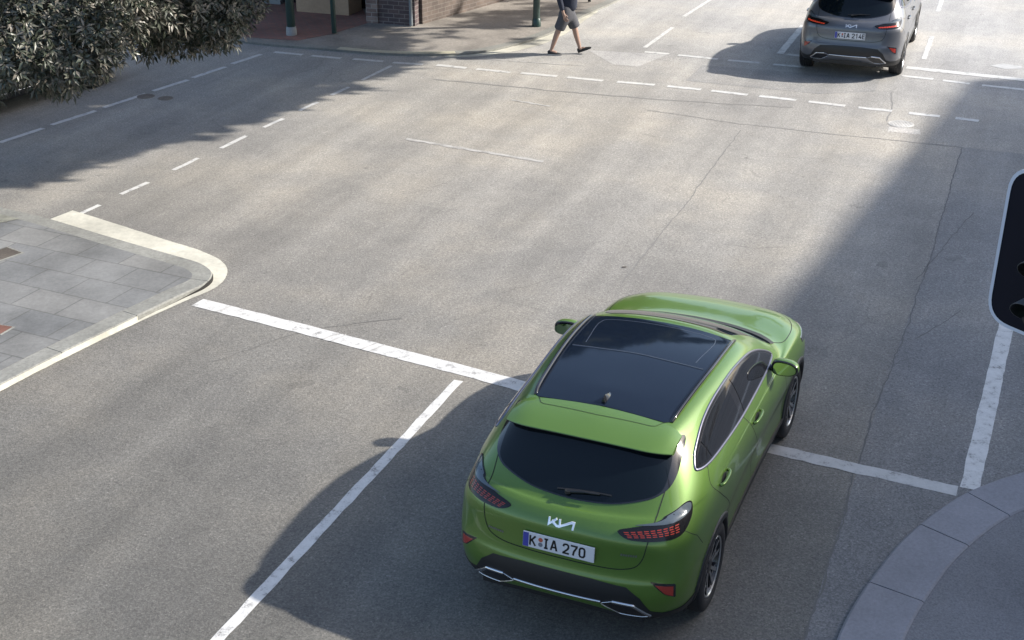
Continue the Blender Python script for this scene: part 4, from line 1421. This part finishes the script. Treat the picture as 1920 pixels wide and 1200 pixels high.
bm = bmesh.new(); wallbox(bm, (-13, 31.3), (-4.3, 28.35), .1, .0, 3.3, 1); bpart('shop_window', bm, M['shop_dark'])
for px in (-5.25, -7.2, -9.2):
    bm = bmesh.new(); wallbox(bm, (px - .22, 28.62 - .34 * (px + 5.25)), (px + .22, 28.47 - .34 * (px + 5.25)), .16, .0, 3.3, -1); bpart('shop_pilaster', bm, M['steel_grey'])
bm = bmesh.new(); wallbox(bm, (-13.2, 30.6), (-3.3, 27.25), 6, 3.3, HB, 1); bpart('upper_storey', bm, M['upper'])
bm = bmesh.new(); wallbox(bm, (-13.2, 29.9), (-2.9, 26.35), 1.2, 3.02, 3.22, 1); bpart('awning', bm, M['steel_grey'])
bm = bmesh.new()
v = [bm.verts.new((x, y, HB + .02)) for x, y in ((-13, 30.8), (-3.0, 26.6), (-2.0, 26.3), (2.5, 32.6), (-6, 39))]
bm.faces.new(v); bpart('roof', bm, M['upper'])

# poles
def pole(name, x, y, r, h, m, label, cat, base=None, extra=None, grp=None):
    e = empty(name, (x, y, Hf))
    tag(e, label, cat, grp)
    bm = bmesh.new()
    tube(bm, [(0, 0, .02), (0, 0, h)], [r, r * .92], 18)
    bm_obj('shaft', bm, m, e, smooth=True, angle=50)
    if base:
        bm = bmesh.new()
        lathe(bm, [(.0, r * 1.30), (.02, r * 1.30), (.16, r * 1.16), (.17, r * 1.02)], 18, 'Z')
        bm_obj('foot', bm, base, e, smooth=True, angle=50)
    bm = bmesh.new()
    lathe(bm, [(h - .01, r * 1.05), (h + .03, r * 1.05), (h + .06, r * .6), (h + .07, .001)], 18, 'Z')
    bm_obj('cap', bm, m, e, smooth=True, angle=50)
    if extra:
        bm = bmesh.new()
        box(bm, extra[0], extra[1], bevel=.01)
        lathe(bm, [(0, .03), (.012, .028), (.014, .001)], 12, 'Z', (extra[0][0], extra[0][1], extra[0][2] + extra[1][2] / 2))
        bm_obj('push_button', bm, M['gloss_black'], e)
    return e
M['green_steel'] = mat('dark_green_steel', (.008, .034, .030), .4, 0, .2)
M['teal_steel'] = mat('green_grey_steel', (.022, .046, .040), .4, 0, .2)
M['zinc'] = speckle('zinc', (.30, .31, .31), .1, .5, 30)
pole('street_pole', -4.39, 25.45, .085, 4.6, M['green_steel'], 'thick dark green pole with grey foot on the red brick paving', 'pole', M['zinc'])
pole('street_pole', -3.55, 25.52, .05, 3.6, M['green_steel'], 'slim dark green pole with a small black push button, in front of the tan column', 'pole', None, ((.055, -.045, .96), (.07, .07, .15)))
pole('street_pole', .50, 26.22, .072, 4.4, M['teal_steel'], 'green pole on the pavement behind the walking person', 'pole', M['green_steel'])
pole('bollard', 1.71, 28.55, .035, 1.1, M['gloss_black'], 'thin short black post at the kerb beyond the walking person', 'post')
# ---------------------------------------------------------------- building across the street that shades the right lanes
SH = Vector((SUN_DIR.x, SUN_DIR.y)) / math.tan(rad(SUN_EL))
BH = 12.0
C0 = Vector((7.98, 22.14)) + SH * BH
e1 = Vector((-.4795, -.8775)); e2 = Vector((.835, -.55)).normalized()
ob_ = empty('office_building', (C0.x, C0.y, 0))
tag(ob_, 'pale office block standing out of view beyond the right pavement, shading the right lanes', 'building')
M['office'] = speckle('office_render', (.42, .40, .37), .08, .8, 8, .15)
ang1 = math.atan2(e1.y, e1.x)
bm = bmesh.new()
poly = [C0, C0 + e1 * 36, C0 + e1 * 36 + e2 * 22, C0 + e2 * 22]
lo = [bm.verts.new((p.x - C0.x, p.y - C0.y, 0)) for p in poly]; hi = [bm.verts.new((p.x - C0.x, p.y - C0.y, BH)) for p in poly]
bm.faces.new(hi)
for i in range(4): bm.faces.new((lo[i], lo[(i + 1) % 4], hi[(i + 1) % 4], hi[i]))
bm_obj('wall', bm, M['office'], ob_)
nO = Vector((-e2.x, -e2.y))
for st in range(4):
    for k in range(9):
        c = e1 * (3 + k * 3.7) + nO * .03
        bm = bmesh.new()
        box(bm, (c.x, c.y, 1.7 + st * 3.0), (2.2, .10, 1.5), 0, ang1)
        w_ = bm_obj('window', bm, M['shop_dark'], ob_)
        bm = bmesh.new()
        box(bm, (c.x + nO.x * .04, c.y + nO.y * .04, .90 + st * 3.0), (2.4, .16, .08), 0, ang1)
        bm_obj('sill', bm, M['office'], w_)

# ---------------------------------------------------------------- trees
def leaf_mat(name, cols, rough=.42):
    m = mat(name, cols[0], rough, 0, 0, .5)
    t = NT(m)
    g = t.n('ShaderNodeNewGeometry')
    n = t.noise(t.coord('Object'), .9, 3, .6)
    f = t.math('ADD', t.math('MULTIPLY', g.outputs['Random Per Island'], .75), t.math('MULTIPLY', n.outputs['Fac'], .35))
    k = len(cols)
    c = t.ramp(f, [((i + .3) / k, c) for i, c in enumerate(cols)])
    t.l(c, t.b.inputs['Base Color'])
    return m
M['leaf'] = leaf_mat('grey_green_leaf', [(.010, .015, .009), (.020, .029, .017), (.036, .045, .028), (.056, .064, .044), (.088, .085, .066), (.15, .135, .11)], .42)
M['leaf2'] = leaf_mat('fig_leaf', [(.03, .05, .02), (.05, .075, .03), (.07, .10, .04)], .5)
M['bark'] = speckle('bark', (.10, .085, .07), .35, .9, 14, .3, .6)

def leaves(name, clusters, n, L, W, material, parent, rnd, whorl=6):
    """whorls of folded pointed leaves filling a set of ellipsoids [(centre, radii)]"""
    vs, fs = [], []
    wts = [r[0] * r[1] * r[2] for _, r in clusters]
    for _ in range(n):
        c, r = rnd.choices(clusters, wts)[0]
        while True:
            p = [rnd.uniform(-1, 1) for _ in range(3)]
            d2 = sum(x * x for x in p)
            if .12 < d2 <= 1: break
        pos = Vector((c[0] + p[0] * r[0], c[1] + p[1] * r[1], c[2] + p[2] * r[2]))
        axis = (Vector((p[0], p[1], p[2] * .6 + .35)) + Vector([rnd.gauss(0, .45) for _ in range(3)])).normalized()
        u = axis.orthogonal().normalized(); w = axis.cross(u)
        a0 = rnd.uniform(0, 6.28)
        for k in range(whorl):
            a = a0 + 6.283 * k / whorl + rnd.gauss(0, .2)
            side = u * math.cos(a) + w * math.sin(a)
            tilt = rnd.uniform(.15, .9)
            d = (side + axis * tilt + Vector((0, 0, -.25))).normalized()
            l = L * rnd.uniform(.6, 1.15); wd = W * rnd.uniform(.75, 1.15)
            nn = (axis - d * axis.dot(d)).normalized()
            s = d.cross(nn)
            b = pos + side * .02
            i = len(vs)
            vs += [b, b + d * l * .45 + s * wd * .5 + nn * wd * .14, b + d * l - Vector((0, 0, l * .16)), b + d * l * .45 - s * wd * .5 + nn * wd * .14, b + d * l * .5]
            fs += [(i, i + 4, i + 1), (i + 4, i + 2, i + 1), (i, i + 3, i + 4), (i + 4, i + 3, i + 2)]
    return mesh_obj(name, vs, fs, material, parent, False)

def at(px, py, y):
    d = Vector(((px - 960) / 2398.4, -(py - 600) / 2398.4, -1))
    d = Matrix.Rotation(rad(90 - 25.582), 3, 'X') @ d
    return Vector((0, 0, 5.918)) + d * (y / d.y)

rnd = random.Random(3)
TB = Vector((-9.6, 16.6, 0))
tr = empty('leafy_tree', TB)
tag(tr, 'dark grey green leafy tree with pinkish tips hanging over the left road', 'tree')
cl = []
for px, py, y, r in ((40, 95, 15.0, .46), (110, 110, 15.4, .46), (170, 95, 15.2, .36), (20, 60, 16.4, .6), (95, 40, 15.6, .55), (170, 25, 16.2, .55), (75, 135, 15.2, .26), (130, 130, 15.0, .26), (195, 120, 15.3, .22),
                     (-40, 95, 15.2, .5), (-60, 30, 15.6, .7), (-40, 150, 15.4, .32), (205, 60, 15.6, .36), (15, 140, 15.3, .22),
                     (270, 45, 17.4, .46), (335, 52, 17.6, .44), (400, 48, 17.4, .40), (428, 28, 17.9, .32), (300, 5, 17.0, .55), (380, 0, 17.6, .55), (450, -5, 17.8, .36), (230, 0, 16.6, .55), (422, 72, 17.4, .18), (345, 80, 17.3, .20), (280, 78, 17.3, .16), (390, 78, 17.6, .12)):
    c = at(px, py, y)
    cl.append((c - TB, (r * 1.15, r * 1.2, r)))
for k in range(16):      # the rest of the crown above the frame
    c = at(rnd.uniform(-120, 440), -rnd.uniform(60, 330), rnd.uniform(15, 18))
    cl.append((c - TB, (.6, .6, .45)))
leaves('crown', cl, 9500, .112, .036, M['leaf'], tr, rnd)
bm = bmesh.new()
tube(bm, [(0, 0, 0), (.1, .05, 1.2), (.3, -.1, 2.4), (.6, -.1, 3.4)], [.20, .16, .14, .11], 12)
for k in range(0, len(cl), 2):
    c = cl[k][0]
    m_ = Vector((.3, -.1, 2.3)).lerp(c, .5) + Vector((0, 0, .25))
    tube(bm, [(.3, -.1, 2.3), m_, c], [.06, .03, .008], 6, cap=False)
bm_obj('trunk', bm, M['bark'], tr, smooth=True)

# unseen tree added above the frame, crown laid out to shade the left road
TF = Vector((2.2, 31.2, Hf))
ft = empty('shade_tree', TF)
tag(ft, 'unseen tree added at the far kerb, its crown shaped to shade the left road', 'tree')
hz_ = 5.5
shade = [(-1.9, 23.6), (-2.3, 23.2), (-3.2, 22.1), (-4.9, 19.4), (-6.0, 17.9), (-7.1, 16.9), (-9.2, 16.4), (-10.5, 20.5), (-9.0, 27.2), (-4.0, 26.6), (-3.2, 24.9)]
P_ = np.array([(x + SH.x * hz_, y + SH.y * hz_) for x, y in shade])
cl2 = []
lo, hi = P_.min(0), P_.max(0)
while len(cl2) < 420:
    x, y = rnd.uniform(lo[0], hi[0]), rnd.uniform(lo[1], hi[1])
    if point_in(P_, x, y): cl2.append((Vector((x, y, hz_ + rnd.uniform(-.35, .35))) - TF, (.36, .36, .3)))
for k in range(70):  # sparse clusters added to dapple the far pavement with shade
    g = (rnd.uniform(-2.6, 1.4), rnd.uniform(24.2, 29.0))
    if g[0] < 1.0 + (g[1] - 26.5) * .5 and g[0] > -2.4 + (g[1] - 26.2) * .6 and rnd.random() < .8:
        cl2.append((Vector((g[0] + SH.x * hz_, g[1] + SH.y * hz_, hz_ + rnd.uniform(-.3, .3))) - TF, (.22, .22, .12)))
for k in range(30):
    cl2.append((Vector((rnd.gauss(2.4, 1.4), rnd.gauss(30.6, 1.2), rnd.uniform(5.6, 7.6))) - TF, (.5, .5, .4)))
leaves('crown', cl2, 6900, .40, .21, M['leaf2'], ft, rnd, 5)
bm = bmesh.new()
tube(bm, [(0, 0, 0), (.05, -.1, 1.5), (.1, -.3, 3.2), (.0, -.5, 5.5), (.1, -.3, 7.2)], [.42, .34, .30, .18, .06], 14)
for tx, ty in ((6, 24.8), (4.6, 22.5), (3.0, 20.4), (1.6, 22.5), (3.2, 26), (5.2, 26.6)):
    c = Vector((tx, ty, hz_)) - TF
    tube(bm, [(.1, -.3, 3.2), Vector((.1, -.3, 3.2)).lerp(c, .45) + Vector((0, 0, .9)), c], [.16, .10, .03], 8, cap=False)
bm_obj('trunk', bm, M['bark'], ft, smooth=True)

# ---------------------------------------------------------------- traffic light close to the camera
n2 = Vector((-.83, -.557, 0)).normalized(); u2 = Vector((.557, -.83, 0)).normalized()
TS = .74                                   # distance and size of the signal relative to a first survey
BW, BHt = .96, 1.125
ctr = Vector((3.28 * TS, 8.0 * TS, 5.918 + (2.665 - 5.918) * TS)) + u2 * BW / 2 * TS
tl = empty('traffic_light', (ctr.x - n2.x * .14, ctr.y - n2.y * .14, 0))
tag(tl, 'traffic light with black target board and white rim at the right edge', 'traffic light')
M['board'] = mat('board_black', (.003, .004, .012), .6, 0, 0, .2)
M['rim_white'] = mat('rim_white', (.55, .58, .66), .5)
M['housing'] = mat('signal_housing', (.010, .010, .012), .4)
M['visor'] = mat('visor_grey', (.07, .072, .08), .5)
LM = Matrix((( u2.x, n2.x, 0), (u2.y, n2.y, 0), (0, 0, 1)))
base_ = ctr - tl.location
def w3(a, d, z): return LM @ (Vector((a, d, z)) * TS) + Vector((base_.x, base_.y, ctr.z))
def rrect(w, h, r): return round_poly([(-w / 2, -h / 2), (w / 2, -h / 2), (w / 2, h / 2), (-w / 2, h / 2)], r * 1.6, 8)
def plate_(bm, poly, d0, d1, mi=0):
    a = [bm.verts.new(w3(x, d0, z)) for x, z in poly]; b = [bm.verts.new(w3(x, d1, z)) for x, z in poly]
    n_ = len(poly)
    for f in [bm.faces.new(a[::-1]), bm.faces.new(b)] + [bm.faces.new((a[i], a[(i + 1) % n_], b[(i + 1) % n_], b[i])) for i in range(n_)]: f.material_index = mi
bm = bmesh.new(); plate_(bm, rrect(BW, BHt, .12), -.012, .0); bd = bm_obj('target_board', bm, M['board'], tl)
bm = bmesh.new()
o_, i_ = rrect(BW + .004, BHt + .004, .12), rrect(BW - .044, BHt - .044, .105)
for d0, d1 in ((.0025, .0045),):
    ao = [bm.verts.new(w3(x, -.013, z)) for x, z in o_]; bo = [bm.verts.new(w3(x, d1, z)) for x, z in o_]; bi = [bm.verts.new(w3(x, d1, z)) for x, z in i_]
    k_ = len(o_)
    for i in range(k_):
        j = (i + 1) % k_
        bm.faces.new((ao[i], ao[j], bo[j], bo[i])); bm.faces.new((bo[i], bo[j], bi[j], bi[i]))
bm_obj('white_rim', bm, M['rim_white'], bd)
bm = bmesh.new(); plate_(bm, rrect(.30, .90, .04), -.10, .09); hs = bm_obj('signal_housing', bm, M['housing'], tl)
for zz, c_ in ((.285, (.10, .012, .01)), (0, (.12, .06, .008)), (-.285, (.008, .07, .04))):
    bm = bmesh.new()
    ring = [bm.verts.new(w3(.10 * math.cos(a), .092, zz + .10 * math.sin(a))) for a in np.linspace(0, 6.283, 28, endpoint=False)]
    bm.faces.new(ring)
    ln_ = bm_obj('lens', bm, mat('lens', c_, .1, 0, .6), tl)
    bm = bmesh.new()
    A, B, A2, B2 = [], [], [], []
    for k in range(25):
        a = rad(-35 + 250 * k / 24)
        dep = .25 - .16 * (abs(k - 12) / 12) ** 2.2
        for lst, r_, d_ in ((A, .125, .09), (B, .128, .09 + dep), (A2, .121, .09), (B2, .124, .09 + dep)):
            lst.append(bm.verts.new(w3(r_ * math.cos(a), d_, zz + r_ * math.sin(a) - (.035 if d_ > .1 else 0) * (d_ - .09) / .3)))
    for k in range(24):
        for q, mi in (((A[k], A[k + 1], B[k + 1], B[k]), 0), ((A2[k + 1], A2[k], B2[k], B2[k + 1]), 1), ((B[k], B[k + 1], B2[k + 1], B2[k]), 0)):
            f = bm.faces.new(q); f.material_index = mi
    bm_obj('visor', bm, [M['visor'], M['housing']], ln_, smooth=True, angle=40)
bm = bmesh.new()
tube(bm, [w3(.95, -.10, -ctr.z / TS), w3(.95, -.10, .75)], .057, 16)
for q in (.30, -.30): tube(bm, [w3(.95, -.10, q), w3(.10, -.10, q), w3(.05, -.05, q)], .022, 8)
bm_obj('pole', bm, M['zinc'], tl, smooth=True, angle=50)

# ---------------------------------------------------------------- person walking over the far crossing
M['skin'] = mat('skin', (.30, .195, .15), .55)
M['navy'] = speckle('navy_knit', (.020, .026, .045), .25, .9, 60, .15)
M['short'] = speckle('grey_shorts', (.072, .074, .085), .2, .9, 50, .2)
M['shoe'] = mat('black_shoe', (.012, .012, .013), .6)
M['sole'] = mat('pale_sole', (.42, .41, .40), .6)
M['hair'] = mat('brown_hair', (.035, .022, .015), .7)
def skin_mesh(name, V, E, R, material, parent, root=0, sub=2):
    me = bpy.data.meshes.new(name)
    me.from_pydata(V, E, [])
    ob = bpy.data.objects.new(name, me); COL.objects.link(ob)
    sk = ob.modifiers.new('skin', 'SKIN')
    sk.use_smooth_shade = True
    sb = ob.modifiers.new('sub', 'SUBSURF'); sb.levels = sub; sb.render_levels = sub
    for i, r in enumerate(R):
        sv = me.skin_vertices[0].data[i]
        sv.radius = r if hasattr(r, '__len__') else (r, r)
        sv.use_root = (i == root)
    dg = bpy.context.evaluated_depsgraph_get()
    m2 = bpy.data.meshes.new_from_object(ob.evaluated_get(dg))
    m2.name = name
    bpy.data.objects.remove(ob); bpy.data.meshes.remove(me)
    m2.materials.clear(); m2.materials.append(material)
    m2.polygons.foreach_set('use_smooth', [True] * len(m2.polygons))
    o = bpy.data.objects.new(name, m2); COL.objects.link(o); o.parent = parent
    return o
class Sk:
    def __init__(s): s.V, s.E, s.R = [], [], []
    def v(s, p, r, par=None):
        s.V.append(p); s.R.append(r)
        i = len(s.V) - 1
        if par is not None: s.E.append((par, i))
        return i
pe = empty('person', (1.03, 24.0, 0), -.16)
tag(pe, 'person in navy jumper, grey shorts and black shoes striding across the far crossing', 'person')
k = Sk()
pv = k.v((0, 0, .88), (.115, .15)); wa = k.v((.01, 0, 1.03), (.10, .135), pv); ch = k.v((.02, 0, 1.24), (.115, .155), wa); nb = k.v((.025, 0, 1.39), (.075, .10), ch)
nk = k.v((.04, 0, 1.47), .052, nb); hd_ = k.v((.06, 0, 1.555), (.072, .066), nk); ht = k.v((.055, 0, 1.64), (.088, .072), hd_); hq = k.v((.04, 0, 1.69), (.055, .05), ht)
for s, pts in ((-1, [(-.03, .79, .085), (-.15, .47, .058), (-.19, .36, .056), (-.27, .12, .036), (-.285, .075, .04)]), (1, [(.03, .79, .085), (.14, .47, .058), (.165, .36, .056), (.235, .13, .036), (.25, .085, .04)])):
    q = k.v((pts[0][0], s * .095, pts[0][1]), pts[0][2], pv)
    for x, z, r in pts[1:]: q = k.v((x, s * .095, z), r, q)
    k.v((pts[-1][0] + .12, s * .10, pts[-1][1] + (-.03 if s < 0 else .02)), .03, q)
hands = {}
for s, sh_, el, wr in ((-1, (.01, 1.37), (-.13, 1.10), (-.045, .83)), (1, (.03, 1.37), (.0, 1.10), (-.10, .86))):
    a = k.v((sh_[0], s * .175, sh_[1]), .058, nb); b = k.v((el[0], s * .235, el[1]), .042, a); c = k.v((wr[0], s * .235, wr[1]), .027, b)
    dv = Vector((wr[0] - el[0], 0, wr[1] - el[1])).normalized()
    pm = Vector((wr[0], s * .235, wr[1])) + dv * .07
    h = k.v(tuple(pm), (.036, .020), c)
    sd_ = Vector((-dv.z, 0, dv.x))
    for f_, (of, ln2) in enumerate(((-.027, .072), (-.009, .082), (.009, .078), (.027, .060))):
        p1 = pm + sd_ * of + dv * .035; p2 = p1 + dv * ln2 * .5 + Vector((.012, 0, 0)); p3 = p2 + dv * ln2 * .4 + Vector((.022, 0, .006))
        i1 = k.v(tuple(p1), .0095, h); i2 = k.v(tuple(p2), .0088, i1); k.v(tuple(p3), .0075, i2)
    t1 = pm + Vector((.036, 0, .01)) - dv * .02; i1 = k.v(tuple(t1), .011, h); k.v(tuple(t1 + dv * .05 + Vector((.02, 0, 0))), .009, i1)
skin_mesh('body', k.V, k.E, k.R, M['skin'], pe)
k = Sk()
w0 = k.v((.005, 0, .78), (.165, .20)); w1 = k.v((.012, 0, 1.0), (.155, .185), w0); w2 = k.v((.02, 0, 1.24), (.155, .20), w1); w3_ = k.v((.025, 0, 1.39), (.085, .12), w2)
for s, sh_, el, wr in ((-1, (.01, 1.37), (-.13, 1.10), (-.055, .86)), (1, (.03, 1.37), (.0, 1.10), (-.092, .88))):
    a = k.v((sh_[0], s * .178, sh_[1]), .078, w3_); b = k.v((el[0], s * .237, el[1]), .062, a); k.v((wr[0], s * .237, wr[1]), .045, b)
skin_mesh('jumper', k.V, k.E, k.R, M['navy'], pe)
k = Sk()
w0 = k.v((0, 0, .98), (.135, .17)); w1 = k.v((0, 0, .78), (.155, .185), w0)
for s, pts in ((-1, [(-.045, .70, .118), (-.12, .53, .112), (-.138, .475, .108)]), (1, [(.05, .70, .118), (.125, .53, .112), (.145, .475, .108)])):
    q = w1
    for x, z, r in pts: q = k.v((x, s * .10, z), r, q)
skin_mesh('shorts', k.V, k.E, k.R, M['short'], pe)
def shoe(hx, hz2, tx, tz, s):
    d = Vector((tx - hx, 0, tz - hz2)); L = d.length; d.normalize(); up = Vector((-d.z, 0, d.x))
    bm = bmesh.new()
    rows_ = []
    for u, w, h in ((0, .028, .075), (.12, .036, .095), (.35, .038, .085), (.6, .045, .058), (.85, .042, .042), (1.0, .022, .025)):
        c = Vector((hx, s * .098, hz2)) + d * L * u
        rows_.append([bm.verts.new(c + Vector((0, w * y, 0)) + up * z) for y, z in ((-1, .0), (-1.05, .022), (-.9, h * .7), (0, h), (.9, h * .7), (1.05, .022), (1, .0))])
    for a, b in zip(rows_, rows_[1:]):
        for q in range(7):
            f = bm.faces.new((a[q], a[(q + 1) % 7], b[(q + 1) % 7], b[q])); f.material_index = 1 if q in (0, 5, 6) else 0
    bm.faces.new(rows_[0]); bm.faces.new(rows_[-1])
    bm_obj('shoe', bm, [M['shoe'], M['sole'] if s < 0 else M['shoe']], pe, smooth=True, angle=50)
shoe(-.345, .004, -.075, .004, -1)
shoe(.215, .015, .46, .115, 1)
k = Sk(); a = k.v((.035, 0, 1.60), (.088, .078)); b = k.v((.045, 0, 1.675), (.088, .078), a); k.v((.03, 0, 1.715), (.05, .045), b)
skin_mesh('hair', k.V, k.E, k.R, M['hair'], pe)
for s in (1, -1):
    bm = bmesh.new(); bmesh.ops.create_uvsphere(bm, u_segments=10, v_segments=8, radius=.011, matrix=Matrix.Translation((.128, .030 * s, 1.60))); bm_obj('eye', bm, M['shoe'], pe, smooth=True)

bm = bmesh.new()
lf_ = [bm.verts.new(p) for p in ((-.06, 0, .012), (-.02, .022, .02), (.05, .012, .016), (.075, -.004, .006), (.03, -.02, .018), (-.02, -.018, .012))]
bm.faces.new(lf_)
o = bm_obj('fallen_leaf', bm, M['bark'])
o.location = (1.31, 13.78, 0); o.rotation_euler = (0, 0, .3); o.scale = (.55, .55, .7)
tag(o, 'small dark fallen leaf alone on the sunlit asphalt ahead of the green car', 'leaf')

# ---------------------------------------------------------------- cars
build_car((0.62867, 7.89973), -0.40764, M['green'], 'lime green hatchback with black glass roof at the stop line', 'K:IA 270', False)
build_car((6.148, 22.907), -0.361, M['grey'], 'grey hatchback with lit red tail lamps driving away beyond the far crossing', 'K:IA 214E', True)
build_car((-9.24, 19.80), -0.515, M['black'], 'black car parked under the leafy tree, only its sill with a bright strip showing', 'K 0', False, True)
